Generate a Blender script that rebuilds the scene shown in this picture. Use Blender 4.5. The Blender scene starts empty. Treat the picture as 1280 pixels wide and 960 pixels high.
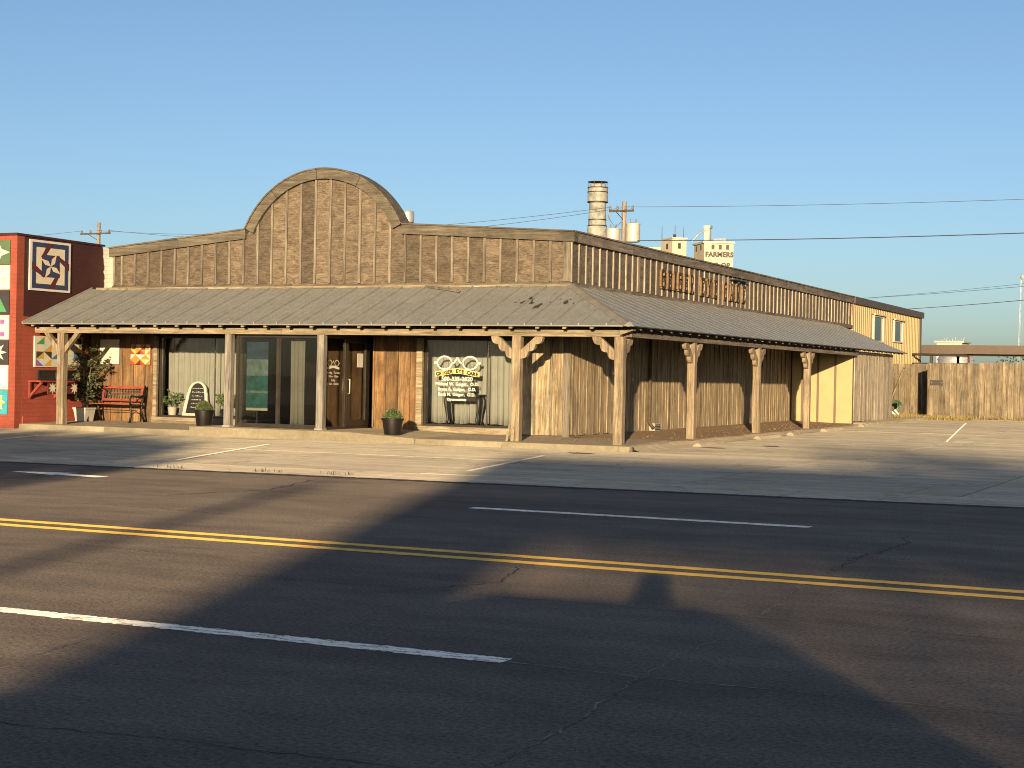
import bpy, math, random
from math import sin, cos, pi, radians, sqrt, atan2, floor
from mathutils import Vector, Matrix
random.seed(7)
SC = bpy.context.scene
COL = SC.collection

# ------------------------------------------------------------------ camera
YAW, PITCH, ROLL = radians(-25.4924), radians(-0.2408), radians(-1.0858)
fw = Vector((sin(YAW)*cos(PITCH), cos(YAW)*cos(PITCH), sin(PITCH)))
rt = Vector((cos(YAW), -sin(YAW), 0.0))
dn = fw.cross(rt)
rt2 = rt*cos(ROLL) + dn*sin(ROLL)
dn2 = -rt*sin(ROLL) + dn*cos(ROLL)
cam = bpy.data.cameras.new('camera')
cam.sensor_fit = 'HORIZONTAL'; cam.sensor_width = 36.0; cam.lens = 2050/1280*36
cam.clip_start = 0.05; cam.clip_end = 6000
co = bpy.data.objects.new('camera', cam); COL.objects.link(co)
M4 = Matrix.Identity(4)
for i in range(3):
    M4[i][0] = rt2[i]; M4[i][1] = -dn2[i]; M4[i][2] = -fw[i]
M4[2][3] = 1.5
co.matrix_world = M4
SC.camera = co

# ------------------------------------------------------------------ sky, sun, exposure
AZ, EL = radians(19.5), radians(8.2)      # sun behind the camera, a little to the right
world = bpy.data.worlds.new('World'); SC.world = world; world.use_nodes = True
wn = world.node_tree.nodes; wl = world.node_tree.links
sky = wn.new('ShaderNodeTexSky'); sky.sky_type = 'NISHITA'; sky.sun_disc = False
sky.sun_elevation = EL; sky.sun_rotation = pi - AZ
sky.altitude = 0; sky.air_density = 0.7; sky.dust_density = 1.2; sky.ozone_density = 2.0
wl.new(sky.outputs[0], wn['Background'].inputs[0])
wn['Background'].inputs[1].default_value = 0.062
sl = bpy.data.lights.new('sun', 'SUN'); sl.energy = 5.0; sl.angle = radians(0.53)
sl.color = (1.0, 0.72, 0.41)
so = bpy.data.objects.new('sun', sl); COL.objects.link(so)
sv = Vector((sin(AZ)*cos(EL), -cos(AZ)*cos(EL), sin(EL)))
so.rotation_euler = sv.to_track_quat('Z', 'Y').to_euler()
so.location = (20, -60, 20)
SC.view_settings.view_transform = 'Standard'; SC.view_settings.look = 'None'
SC.view_settings.exposure = 1.38; SC.view_settings.gamma = 1.0
SC.view_settings.use_curve_mapping = False
SC.render.engine = 'CYCLES'
SC.cycles.max_bounces = 6; SC.cycles.diffuse_bounces = 1; SC.cycles.transparent_max_bounces = 16
SC.cycles.caustics_reflective = False; SC.cycles.caustics_refractive = False
SC.cycles.filter_width = 1.0
SC.cycles.sample_clamp_indirect = 4.0
SC.cycles.use_denoising = True

# ------------------------------------------------------------------ material helpers
class N:
    """tiny node-tree writer"""
    def __init__(s, name):
        s.m = bpy.data.materials.new(name); s.m.use_nodes = True
        s.t = s.m.node_tree; s.n = s.t.nodes; s.l = s.t.links
        s.b = s.n['Principled BSDF']; s.out = s.n['Material Output']
    def node(s, typ, **kw):
        n = s.n.new(typ)
        for k, v in kw.items(): setattr(n, k, v)
        return n
    def put(s, sock, v):
        if hasattr(v, 'is_output') or isinstance(v, bpy.types.NodeSocket): s.l.new(v, sock)
        elif isinstance(v, (int, float)):
            sock.default_value = v
        else:
            v = tuple(v)
            if len(v) == 3 and sock.type == 'RGBA': v = v + (1,)
            sock.default_value = v
    def pos(s, rnd=0.0):
        g = s.node('ShaderNodeNewGeometry')
        if not rnd: return g.outputs['Position']
        o = s.node('ShaderNodeObjectInfo')
        return s.vadd(g.outputs['Position'], s.vscale(o.outputs['Random'], rnd))
    def rand(s): return s.node('ShaderNodeObjectInfo').outputs['Random']
    def vscale(s, f, k):
        n = s.node('ShaderNodeCombineXYZ'); m = s.math('MULTIPLY', f, k)
        for i in range(3): s.l.new(m, n.inputs[i])
        return n.outputs[0]
    def vadd(s, a, b):
        n = s.node('ShaderNodeVectorMath', operation='ADD'); s.put(n.inputs[0], a); s.put(n.inputs[1], b); return n.outputs[0]
    def vmul(s, a, b):
        n = s.node('ShaderNodeVectorMath', operation='MULTIPLY'); s.put(n.inputs[0], a); s.put(n.inputs[1], b); return n.outputs[0]
    def noise(s, vec, scale=5, detail=4, rough=0.6, dist=0.0):
        n = s.node('ShaderNodeTexNoise'); s.l.new(vec, n.inputs['Vector'])
        n.inputs['Scale'].default_value = scale; n.inputs['Detail'].default_value = detail
        n.inputs['Roughness'].default_value = rough; n.inputs['Distortion'].default_value = dist
        return n.outputs['Fac']
    def voro(s, vec, scale, feature='F1'):
        n = s.node('ShaderNodeTexVoronoi', feature=feature); s.l.new(vec, n.inputs['Vector']); n.inputs['Scale'].default_value = scale
        return n.outputs['Distance']
    def ramp(s, f, stops):
        n = s.node('ShaderNodeValToRGB'); s.l.new(f, n.inputs[0]); cr = n.color_ramp
        while len(cr.elements) < len(stops): cr.elements.new(0.5)
        for e, (p, c) in zip(cr.elements, stops):
            e.position = p
            e.color = (c, c, c, 1) if isinstance(c, (int, float)) else tuple(c) + (1,)
        return n.outputs[0]
    def mix(s, f, a, b, blend='MIX'):
        n = s.node('ShaderNodeMix', data_type='RGBA', blend_type=blend)
        s.put(n.inputs[0], f); s.put(n.inputs[6], a); s.put(n.inputs[7], b)
        return n.outputs[2]
    def math(s, op, a, b=0.0, clamp=False):
        n = s.node('ShaderNodeMath', operation=op, use_clamp=clamp); s.put(n.inputs[0], a); s.put(n.inputs[1], b); return n.outputs[0]
    def bump(s, h, strength=0.3, dist=0.01):
        n = s.node('ShaderNodeBump'); s.put(n.inputs['Height'], h)
        n.inputs['Strength'].default_value = strength; n.inputs['Distance'].default_value = dist
        s.l.new(n.outputs[0], s.b.inputs['Normal'])
    def done(s, col, rough=0.8, metal=0.0, spec=None, orough=0.0):
        if 'Diffuse Roughness' in s.b.inputs: s.b.inputs['Diffuse Roughness'].default_value = orough
        else: print('no diffuse roughness')
        s.put(s.b.inputs['Base Color'], col); s.put(s.b.inputs['Roughness'], rough); s.put(s.b.inputs['Metallic'], metal)
        if spec is not None: s.put(s.b.inputs['Specular IOR Level'], spec)
        return s.m

def plain(name, col, rough=0.7, metal=0.0, var=0.12, scale=6.0, bump=0.0, bscale=40):
    s = N(name); p = s.pos(3.0)
    f = s.noise(p, scale, 4, 0.65)
    lo = tuple(c*(1-var*2) for c in col); hi = tuple(min(1, c*(1+var)) for c in col)
    if bump: s.bump(s.noise(p, bscale, 3), bump, 0.01)
    return s.done(s.ramp(f, [(0.3, lo), (0.68, hi)]), rough, metal)

def wood(name, dark, mid, light, axis='z', grain=1.0, rv=0.35, blotch=0.5, rough=0.85, stain=None):
    """weathered timber, grain along an axis, every plank a little different"""
    s = N(name); p = s.pos(61.0)
    sc = {'x': (1.1, 24, 24), 'y': (24, 1.1, 24), 'z': (24, 24, 1.1)}[axis]
    st = {'x': (.5, 9, 9), 'y': (9, .5, 9), 'z': (9, 9, .5)}[axis]
    kn = {'x': (1.6, 6, 6), 'y': (6, 1.6, 6), 'z': (6, 6, 1.6)}[axis]
    q = s.vmul(p, tuple(c*grain for c in sc))
    g = s.noise(q, 1.0, 6, 0.72, 0.8)
    streak = s.noise(s.vmul(p, st), 1.0, 4, 0.65, 0.5)
    big = s.noise(p, 1.5, 5, 0.65, 0.4)
    fine = s.noise(s.vmul(q, (3.3, 3.3, 3.3)), 1.0, 3, 0.7)
    dk = tuple(d*.72 for d in dark); lt = tuple(min(1, l*1.18) for l in light)
    c = s.ramp(g, [(0.34, dk), (0.5, mid), (0.66, lt)])
    c = s.mix(0.35, c, s.ramp(fine, [(0.38, dk), (0.58, lt)]))
    c = s.mix(1.0, c, s.ramp(streak, [(0.36, .62), (0.5, 1.0), (0.66, 1.22)]), 'MULTIPLY')
    if stain:
        sn = s.noise(s.vmul(p, st), .8, 4, .6, 1.0)
        c = s.mix(s.math('MULTIPLY', s.ramp(sn, [(0.46, 0.0), (0.6, 1.0)]), .6), c, stain)
    b = s.ramp(big, [(0.36, 1-blotch), (0.60, 1.0)])
    c = s.mix(1.0, c, b, 'MULTIPLY')
    k = s.voro(s.vmul(p, kn), .55)
    c = s.mix(s.math('MULTIPLY', s.ramp(k, [(0.045, 1.0), (0.085, 0.0)]), .75), c, tuple(d*.45 for d in dark))
    r = s.rand()
    k = s.math('ADD', s.math('MULTIPLY', r, rv*1.6), 1-rv)
    kk = s.node('ShaderNodeCombineColor')
    for i in range(3): s.l.new(k, kk.inputs[i])
    c = s.mix(1.0, c, kk.outputs[0], 'MULTIPLY')
    s.bump(s.math('ADD', g, s.math('MULTIPLY', fine, 0.5)), 0.6, 0.014)
    return s.done(c, rough)

def plywood(name, dark, mid, light, axis='x'):
    """rough-sawn plywood gone blotchy: broad stains, cathedral figure, pale flaked specks"""
    s = N(name); p = s.pos(53.0)
    w = s.noise(s.vmul(p, (1.5, 1.5, 3)), 2.2, 5, 0.7, 1.2)
    fig = s.node('ShaderNodeTexWave', wave_type='BANDS', bands_direction='Z'); s.l.new(s.vmul(p, (1.1, 1.1, 2.4)), fig.inputs['Vector'])
    fig.inputs['Scale'].default_value = 3.2; fig.inputs['Distortion'].default_value = 9.0; fig.inputs['Detail'].default_value = 4; fig.inputs['Detail Scale'].default_value = 1.3
    w3 = s.noise(s.vmul(p, (5, 5, 13)), 1.3, 5, 0.82, 0.9)
    c = s.ramp(w, [(0.34, dark), (0.5, mid), (0.66, light)])
    c = s.mix(0.22, c, s.ramp(fig.outputs['Fac'], [(0.15, tuple(d*0.55 for d in dark)), (0.5, mid), (0.9, light)]))
    fl = s.ramp(w3, [(0.56, 0.0), (0.63, 1.0)])
    c = s.mix(s.math('MULTIPLY', fl, 0.5), c, tuple(min(1, l*1.35) for l in light))
    dk = s.ramp(w3, [(0.34, 1.0), (0.42, 0.0)])
    c = s.mix(s.math('MULTIPLY', dk, 0.55), c, tuple(d*.6 for d in dark))
    r = s.rand(); k = s.math('ADD', s.math('MULTIPLY', r, 0.62), 0.66)
    kk = s.node('ShaderNodeCombineColor')
    for i in range(3): s.l.new(k, kk.inputs[i])
    c = s.mix(1.0, c, kk.outputs[0], 'MULTIPLY')
    s.bump(w3, 0.35, 0.012)
    return s.done(c, 0.9)

M = {}
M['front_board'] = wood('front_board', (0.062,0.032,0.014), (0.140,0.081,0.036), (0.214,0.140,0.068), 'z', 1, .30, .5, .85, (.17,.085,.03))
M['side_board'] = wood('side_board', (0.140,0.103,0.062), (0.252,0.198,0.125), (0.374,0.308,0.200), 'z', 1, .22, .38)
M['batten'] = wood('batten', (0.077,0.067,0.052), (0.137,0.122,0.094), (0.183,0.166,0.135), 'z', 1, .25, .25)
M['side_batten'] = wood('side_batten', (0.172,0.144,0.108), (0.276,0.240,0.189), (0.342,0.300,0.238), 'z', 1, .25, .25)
M['beam'] = wood('beam', (0.107,0.084,0.055), (0.195,0.161,0.107), (0.253,0.222,0.159), 'x', 1, .16, .25)
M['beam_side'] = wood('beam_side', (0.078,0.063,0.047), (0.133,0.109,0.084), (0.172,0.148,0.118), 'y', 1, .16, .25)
M['post'] = wood('post', (0.106,0.082,0.052), (0.197,0.156,0.101), (0.266,0.220,0.153), 'z', .8, .14, .35)
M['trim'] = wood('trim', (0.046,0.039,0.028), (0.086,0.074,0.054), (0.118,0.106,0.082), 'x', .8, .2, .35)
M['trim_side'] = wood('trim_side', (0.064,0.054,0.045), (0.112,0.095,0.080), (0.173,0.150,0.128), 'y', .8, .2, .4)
M['fence'] = wood('fence', (0.082,0.062,0.037), (0.155,0.124,0.079), (0.213,0.179,0.121), 'z', 1, .30, .40)
M['enclosure'] = wood('enclosure', (0.190,0.153,0.109), (0.342,0.294,0.213), (0.456,0.404,0.309), 'z', 1, .25, .3)
M['ply'] = plywood('ply', (0.032,0.023,0.016), (0.077,0.060,0.042), (0.128,0.105,0.076))
M['ply_side'] = plywood('ply_side', (0.033,0.027,0.019), (0.072,0.060,0.048), (0.121,0.103,0.081))
M['dark_wood'] = plain('dark_wood', (.06,.045,.03), .9, 0, .3, 4)
M['grey_post'] = wood('grey_post', (0.092,0.085,0.073), (0.151,0.142,0.126), (0.193,0.184,0.166), 'z', .6, .08, .3, .6)

def metal_roof():
    s = N('metal_roof'); p = s.pos()
    a = s.noise(s.vmul(p, (1.2, 1.2, 1.2)), 1.2, 5, 0.65)
    b = s.noise(s.vmul(p, (9, 1.6, 9)), 1.5, 4, 0.7)
    c = s.ramp(a, [(0.3, (.165,.176,.168)), (0.7, (.215,.228,.218))])
    c = s.mix(0.35, c, s.ramp(b, [(0.35, (.145,.150,.142)), (0.65, (.235,.245,.235))]))
    # dark tar stains on the front slope close to the hip
    d = s.node('ShaderNodeVectorMath', operation='DISTANCE'); s.l.new(s.vmul(p, (0.8, 1.6, 0)), d.inputs[0]); d.inputs[1].default_value = (-14.45*0.8, 32.15*1.6, 0)
    near = s.ramp(d.outputs['Value'], [(0.55, 1.0), (1.0, 0.0)])
    st = s.noise(s.vmul(p, (3.4, 1.3, 1.3)), 2.0, 2, 0.4, 0.3)
    m = s.math('MULTIPLY', s.ramp(st, [(0.60, 0.0), (0.63, 1.0)]), near)
    c = s.mix(m, c, (.035,.033,.03))
    s.bump(a, 0.15, 0.02)
    return s.done(c, s.ramp(b, [(0.3, 0.5), (0.7, 0.68)]), 0.15)
M['metal_roof'] = metal_roof()
M['metal_edge'] = plain('metal_edge', (.20,.19,.165), .5, .3, .12, 3)
M['dark_metal'] = plain('dark_metal', (0.033,0.029,0.025), .55, .4, .2, 4)
M['bronze'] = plain('bronze', (.05,.043,.035), .4, .6, .15, 5)
M['yellow_metal'] = plain('yellow_metal', (0.312,0.240,0.123), .5, .0, .05, 1.4)
M['tan_trim'] = plain('tan_trim', (0.100,0.077,0.052), .55, .0, .1, 2)
M['brown_metal'] = plain('brown_metal', (0.056,0.039,0.027), .5, .1, .1, 2)

def asphalt():
    s = N('asphalt'); p = s.pos()
    big = s.noise(s.vmul(p, (.16, .42, 1)), 1, 4, 0.55)
    mid = s.noise(s.vmul(p, (1.0, 2.0, 1)), 1.2, 5, 0.65)
    agg = s.noise(p, 90, 2, 0.8)
    agg2 = s.noise(p, 38, 3, 0.75)
    wear = s.noise(s.vmul(p, (.035, 1.1, 1)), 1, 3, 0.5)
    c = s.ramp(big, [(0.3, (.098,.082,.067)), (0.7, (.138,.117,.098))])
    c = s.mix(1.0, c, s.ramp(wear, [(0.34, 0.88), (0.66, 1.10)]), 'MULTIPLY')
    c = s.mix(1.0, c, s.ramp(mid, [(0.3, 0.78), (0.7, 1.2)]), 'MULTIPLY')
    c = s.mix(1.0, c, s.ramp(agg2, [(0.30, 0.42), (0.70, 1.62)]), 'MULTIPLY')
    c = s.mix(s.math('MULTIPLY', s.ramp(agg, [(0.60, 0.0), (0.70, 1.0)]), 0.6), c, (.26,.23,.19))
    # oil darkening along wheel tracks, scattered patches
    sp = s.noise(s.vmul(p, (.7, 1.5, 1)), .9, 2, .5)
    c = s.mix(s.math('MULTIPLY', s.ramp(sp, [(0.64, 0.0), (0.72, 1.0)]), 0.22), c, (.02,.02,.021))
    s.bump(s.math('ADD', agg2, s.math('MULTIPLY', agg, .6)), 0.75, 0.012)
    return s.done(c, 0.9, 0, .25, 0.5)
M['asphalt'] = asphalt()

def concrete(name, lo, hi, scale=1.0, pebble=0.0, rnd=0.0, crack=True):
    s = N(name); p = s.pos(rnd)
    a = s.noise(s.vmul(p, (.5, .9, 1)), 1.0*scale, 5, 0.65)
    b = s.noise(p, 9*scale, 5, 0.7)
    f = s.noise(p, 60, 3, 0.8)
    c = s.ramp(a, [(0.28, lo), (0.7, hi)])
    c = s.mix(1.0, c, s.ramp(b, [(0.3, .84), (0.7, 1.12)]), 'MULTIPLY')
    c = s.mix(1.0, c, s.ramp(f, [(0.3, .93), (0.7, 1.06)]), 'MULTIPLY')
    c = s.mix(1.0, c, s.ramp(s.noise(s.vmul(p, (.22, 2.6, 1)), 1.0, 4, .6, .4), [(0.32, .80), (0.68, 1.14)]), 'MULTIPLY')
    st = s.noise(s.vmul(p, (.9, 1.4, 1)), .8, 4, .6, .6)
    c = s.mix(s.math('MULTIPLY', s.ramp(st, [(0.55, 0.0), (0.70, 1.0)]), .5), c, tuple(x*.42 for x in lo))
    k = s.rand(); kk = s.node('ShaderNodeCombineColor'); kv = s.math('ADD', s.math('MULTIPLY', k, .16), .92)
    for i in range(3): s.l.new(kv, kk.inputs[i])
    c = s.mix(1.0, c, kk.outputs[0], 'MULTIPLY')
    if crack:
        v = s.voro(s.vadd(s.vmul(p, (1, 1, 1)), s.vscale(s.noise(p, 1.5, 3), .9)), .32, 'DISTANCE_TO_EDGE')
        c = s.mix(s.math('MULTIPLY', s.ramp(v, [(0.0, 1.0), (0.006, 0.0)]), .6), c, tuple(x*.35 for x in lo))
    if pebble:
        v = s.voro(p, 34)
        c = s.mix(pebble, c, s.ramp(v, [(0.1, tuple(x*1.4 for x in hi)), (0.6, tuple(x*.45 for x in lo))]))
        s.bump(v, 0.8, 0.02)
    else:
        s.bump(s.math('ADD', b, f), 0.10, 0.008)
    return s.done(c, 0.9, 0, .3, 0.3)
M['apron'] = concrete('apron', (0.310,0.280,0.213), (0.430,0.396,0.308), 1, 0, 7)
M['gutter'] = concrete('gutter', (0.393,0.347,0.267), (0.524,0.467,0.366), 1, 0, 7)
M['kerb'] = concrete('kerb', (0.166,0.148,0.104), (0.224,0.205,0.147), 1.2, 0, 5, False)
M['porch'] = concrete('porch', (0.168,0.145,0.110), (0.248,0.220,0.168), 1.5, .35, 0, False)
M['gravel'] = concrete('gravel', (0.145,0.098,0.060), (0.238,0.170,0.106), 2, .6, 0, False)
M['lot'] = concrete('lot', (0.254,0.233,0.179), (0.348,0.324,0.252), .7, 0, 9)
M['stop'] = concrete('stop', (0.203,0.172,0.133), (0.296,0.261,0.207), 2, 0, 5, False)
M['verge'] = concrete('verge', (0.260,0.221,0.161), (0.360,0.319,0.241), 2, .22, 0, False)
M['plinth'] = concrete('plinth', (.22,.2,.17), (.30,.28,.24), 2, 0, 5, False)

def earth():
    s = N('earth'); p = s.pos()
    a = s.noise(p, .06, 6, .65); b = s.noise(p, 3.0, 5, .7)
    c = s.ramp(a, [(0.35, (.10,.075,.045)), (0.6, (.085,.085,.04))])
    c = s.mix(1.0, c, s.ramp(b, [(0.3, .7), (0.7, 1.25)]), 'MULTIPLY')
    return s.done(c, .95)
M['earth'] = earth()

def road_paint(name, col, wear):
    s = N(name); p = s.pos()
    a = s.noise(s.vmul(p, (3.0, 14, 1)), 1.5, 5, .75)
    f = s.noise(p, 45, 3, .8)
    m = s.math('ADD', s.math('MULTIPLY', a, .6), s.math('MULTIPLY', f, .4))
    k = s.ramp(m, [(wear-.05, 0.0), (wear+.03, 1.0)])
    c = s.mix(k, (.09,.08,.07), s.mix(1.0, col, s.ramp(a, [(0.3, .78), (0.7, 1.08)]), 'MULTIPLY'))
    s.bump(f, .4, .01)
    return s.done(c, .8, 0, .3, .5)
M['white_line'] = road_paint('white_line', (.93,.89,.79), .455)
M['white_faint'] = road_paint('white_faint', (.52,.49,.42), .47)
M['stall_paint'] = plain('stall_paint', (.60,.55,.45), .8, 0, .16, 7)
M['stall_paint'].node_tree.nodes['Principled BSDF'].inputs['Diffuse Roughness'].default_value = .6
M['yellow_line'] = road_paint('yellow_line', (.72,.46,.085), .35)
M['crack'] = plain('crack', (0.238,0.223,0.208), .9, 0, .5, 6)
M['crack_dark'] = plain('crack_dark', (.018,.018,.018), .9, 0, .4, 6)
M['joint'] = plain('joint', (.045,.038,.030), .95, 0, .4, 5)

def blocks(name, col, joint, sx=2.5, bump=.5, rough=.75, axes='yz'):
    """painted block masonry: faint joints"""
    s = N(name); p = s.pos()
    sep = s.node('ShaderNodeSeparateXYZ'); s.l.new(p, sep.inputs[0])
    cmb = s.node('ShaderNodeCombineXYZ')
    s.l.new(sep.outputs['XYZ'.index(axes[0].upper())], cmb.inputs[0]); s.l.new(sep.outputs['XYZ'.index(axes[1].upper())], cmb.inputs[1])
    b = s.node('ShaderNodeTexBrick'); s.l.new(cmb.outputs[0], b.inputs['Vector'])
    b.inputs['Scale'].default_value = sx; b.inputs['Mortar Size'].default_value = .012; b.inputs['Mortar Smooth'].default_value = .3
    b.inputs['Color1'].default_value = tuple(col)+(1,); b.inputs['Color2'].default_value = tuple(c*.93 for c in col)+(1,)
    b.inputs['Mortar'].default_value = tuple(joint)+(1,)
    n = s.noise(p, 2.2, 5, .7)
    c = s.mix(1.0, b.outputs['Color'], s.ramp(n, [(0.3, .82), (0.7, 1.1)]), 'MULTIPLY')
    s.bump(s.math('ADD', s.math('MULTIPLY', b.outputs['Fac'], -1.0), s.math('MULTIPLY', s.noise(p, 50, 3), .3)), bump, .012)
    return s.done(c, rough)
M['red_front'] = blocks('red_front', (0.220,0.047,0.025), (0.165,0.033,0.019), 2.4, .35, .7, 'xz')
M['red_side'] = blocks('red_side', (0.238,0.050,0.032), (0.172,0.033,0.022), 2.4, .35, .7, 'yz')
M['maroon'] = blocks('maroon', (0.032,0.005,0.004), (0.022,0.003,0.003), 2.4, .35, .65, 'yz')
M['white_block'] = blocks('white_block', (.68,.64,.57), (.50,.46,.40), 2.4, .5, .8, 'yz')
M['white_front'] = blocks('white_front', (0.350,0.322,0.280), (0.259,0.238,0.203), 2.4, .5, .8, 'xz')
M['red_trim'] = plain('red_trim', (0.180,0.030,0.019), .6, 0, .15, 5)
M['white_paint'] = plain('white_paint', (0.466,0.454,0.416), .55, 0, .06, 5)
M['cream'] = plain('cream', (0.462,0.420,0.322), .6, 0, .06, 5)
M['navy'] = plain('navy', (0.018,0.028,0.075), .6, 0, .1, 5)
M['q_maroon'] = plain('q_maroon', (0.063,0.010,0.012), .6, 0, .1, 5)
M['q_gold'] = plain('q_gold', (0.406,0.231,0.032), .6, 0, .1, 6)
M['q_blue'] = plain('q_blue', (.045,.13,.26), .6, 0, .1, 6)
M['q_lblue'] = plain('q_lblue', (.33,.47,.56), .6, 0, .1, 6)
M['q_green'] = plain('q_green', (.045,.20,.085), .6, 0, .1, 6)
M['q_lgreen'] = plain('q_lgreen', (.50,.58,.40), .6, 0, .1, 6)
M['q_dgreen'] = plain('q_dgreen', (.06,.11,.055), .6, 0, .1, 6)
M['q_black'] = plain('q_black', (.025,.024,.028), .6, 0, .1, 6)
M['q_purple'] = plain('q_purple', (.20,.08,.24), .6, 0, .1, 6)
M['q_pink'] = plain('q_pink', (.62,.28,.33), .6, 0, .1, 6)
M['q_teal'] = plain('q_teal', (.03,.24,.30), .6, 0, .1, 6)
M['q_red'] = plain('q_red', (0.440,0.036,0.020), .6, 0, .1, 6)
M['q_orange'] = plain('q_orange', (0.462,0.154,0.025), .6, 0, .1, 6)
M['q_yellow'] = plain('q_yellow', (0.525,0.385,0.063), .6, 0, .1, 6)
M['bench_red'] = wood('bench_red', (0.121,0.021,0.011), (0.195,0.035,0.019), (0.241,0.055,0.030), 'x', 1, .15, .2, .55)
M['iron'] = plain('iron', (0.013,0.012,0.011), .5, .5, .2, 9)
M['pot_black'] = plain('pot_black', (0.010,0.009,0.009), .38, 0, .2, 5)
M['pot_white'] = plain('pot_white', (0.385,0.364,0.322), .6, 0, .1, 5)
M['pot_grey'] = plain('pot_grey', (.10,.13,.14), .5, 0, .1, 5)
M['soil'] = plain('soil', (.04,.028,.018), .95, 0, .3, 20)
M['bark'] = plain('bark', (.13,.095,.06), .9, 0, .3, 14, .4)
def leafmat(name, lo, hi):
    s = N(name); p = s.pos(2)
    c = s.ramp(s.noise(p, 17, 3, .7), [(0.35, lo), (0.65, hi)])
    s.put(s.b.inputs['Base Color'], c); s.b.inputs['Roughness'].default_value = .5
    tr = s.node('ShaderNodeBsdfTranslucent'); s.l.new(c, tr.inputs['Color'])
    mx = s.node('ShaderNodeMixShader'); mx.inputs[0].default_value = .22
    s.l.new(s.b.outputs[0], mx.inputs[1]); s.l.new(tr.outputs[0], mx.inputs[2]); s.l.new(mx.outputs[0], s.out.inputs[0])
    return s.m
M['ficus'] = leafmat('ficus', (.025,.032,.014), (.075,.085,.038))
M['box_leaf'] = leafmat('box_leaf', (.05,.075,.028), (.12,.15,.06))
M['plant_leaf'] = leafmat('plant_leaf', (.04,.075,.02), (.12,.17,.05))
M['tree_leaf'] = leafmat('tree_leaf', (.03,.05,.015), (.08,.10,.035))
M['grass'] = leafmat('grass', (.11,.115,.03), (.27,.23,.08))
M['dry_grass'] = leafmat('dry_grass', (.30,.22,.08), (.46,.36,.15))
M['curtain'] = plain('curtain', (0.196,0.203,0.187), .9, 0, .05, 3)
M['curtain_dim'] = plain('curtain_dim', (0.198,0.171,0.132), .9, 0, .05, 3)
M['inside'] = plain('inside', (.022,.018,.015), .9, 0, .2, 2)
M['vinyl'] = plain('vinyl', (0.528,0.515,0.449), .6, 0, .04, 5)
M['vinyl_gold'] = plain('vinyl_gold', (0.525,0.450,0.165), .6, 0, .04, 5)
M['black'] = plain('black', (0.007,0.007,0.007), .5, 0, .1, 5)
M['alu'] = plain('alu', (.10,.095,.085), .38, .7, .1, 8)
M['alu_light'] = plain('alu_light', (.42,.40,.36), .4, .4, .08, 8)
M['letter'] = plain('letter', (0.146,0.088,0.030), .55, 0, .2, 9)  # sunlit edges put into the colour: sides gold, faces dark
M['shaded_letter_face'] = plain('shaded_letter_face', (0.020,0.012,0.007), .6, 0, .3, 9)
M['silo'] = plain('silo', (0.353,0.321,0.247), .8, 0, .07, .25)
M['silo_grey'] = plain('silo_grey', (.36,.355,.33), .6, .2, .12, .4)
M['stack'] = plain('stack', (.22,.235,.215), .85, 0, .3, 1.3)
M['galv'] = plain('galv', (.42,.42,.41), .4, .6, .12, 3)
M['wire'] = plain('wire', (.06,.065,.07), .6, .2, .1, 3)
M['pole_wood'] = wood('pole_wood', (0.098,0.083,0.070), (0.182,0.162,0.141), (0.243,0.221,0.199), 'z', .5, .1, .2)
M['transformer'] = plain('transformer', (0.350,0.343,0.315), .5, .1, .08, 2)
M['insulator'] = plain('insulator', (.14,.12,.11), .3, 0, .1, 9)
M['hose'] = plain('hose', (.055,.10,.055), .45, 0, .25, 9)
M['pvc'] = plain('pvc', (.76,.74,.68), .4, 0, .04, 5)
M['sign_dark'] = plain('sign_dark', (0.014,0.012,0.010), .6, 0, .1, 9)
M['car_paint'] = plain('car_paint', (.10,.11,.13), .25, .5, .05, 2)
M['rubber'] = plain('rubber', (0.012,0.012,0.012), .8, 0, .1, 9)
M['skin'] = plain('skin', (.50,.31,.22), .6, 0, .05, 9)
M['shirt'] = plain('shirt', (.12,.16,.24), .85, 0, .1, 9)
M['hair'] = plain('hair', (.05,.035,.025), .7, 0, .2, 30)
M['shadow_board_white'] = plain('shadow_board_white', (0.464,0.456,0.432), .6, 0, .05, 1)
M['shadow_pier_block'] = blocks('shadow_pier_block', (.30,.20,.15), (.36,.33,.29), 4, .5, .85, 'xz')

def glass(name='glass', tint=(.93,.95,.94), base=.05, gain=1.0):
    s = N(name); s.n.remove(s.b)
    t = s.node('ShaderNodeBsdfTransparent'); t.inputs[0].default_value = tint+(1,)
    g = s.node('ShaderNodeBsdfGlossy'); g.inputs['Roughness'].default_value = .012; g.inputs['Color'].default_value = (1, 1, 1, 1)
    f = s.node('ShaderNodeFresnel'); f.inputs[0].default_value = 1.5
    p = s.node('ShaderNodeNewGeometry')
    b = s.node('ShaderNodeBump'); b.inputs['Strength'].default_value = .03; b.inputs['Distance'].default_value = .02
    s.l.new(s.noise(p.outputs['Position'], 1.4, 2, .5), b.inputs['Height']); s.l.new(b.outputs[0], g.inputs['Normal'])
    k = s.math('ADD', s.math('MULTIPLY', f.outputs[0], gain), base, True)
    m = s.node('ShaderNodeMixShader'); s.l.new(k, m.inputs[0]); s.l.new(t.outputs[0], m.inputs[1]); s.l.new(g.outputs[0], m.inputs[2])
    s.l.new(m.outputs[0], s.out.inputs[0])
    return s.m
M['glass'] = glass('glass', (.95,.96,.95), .0, .75)
M['glass_dark'] = glass('glass_dark', (.76,.77,.75), .0, .9)
M['glass_win'] = glass('glass_win', (.25,.30,.28), .03, 1.0)

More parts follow.
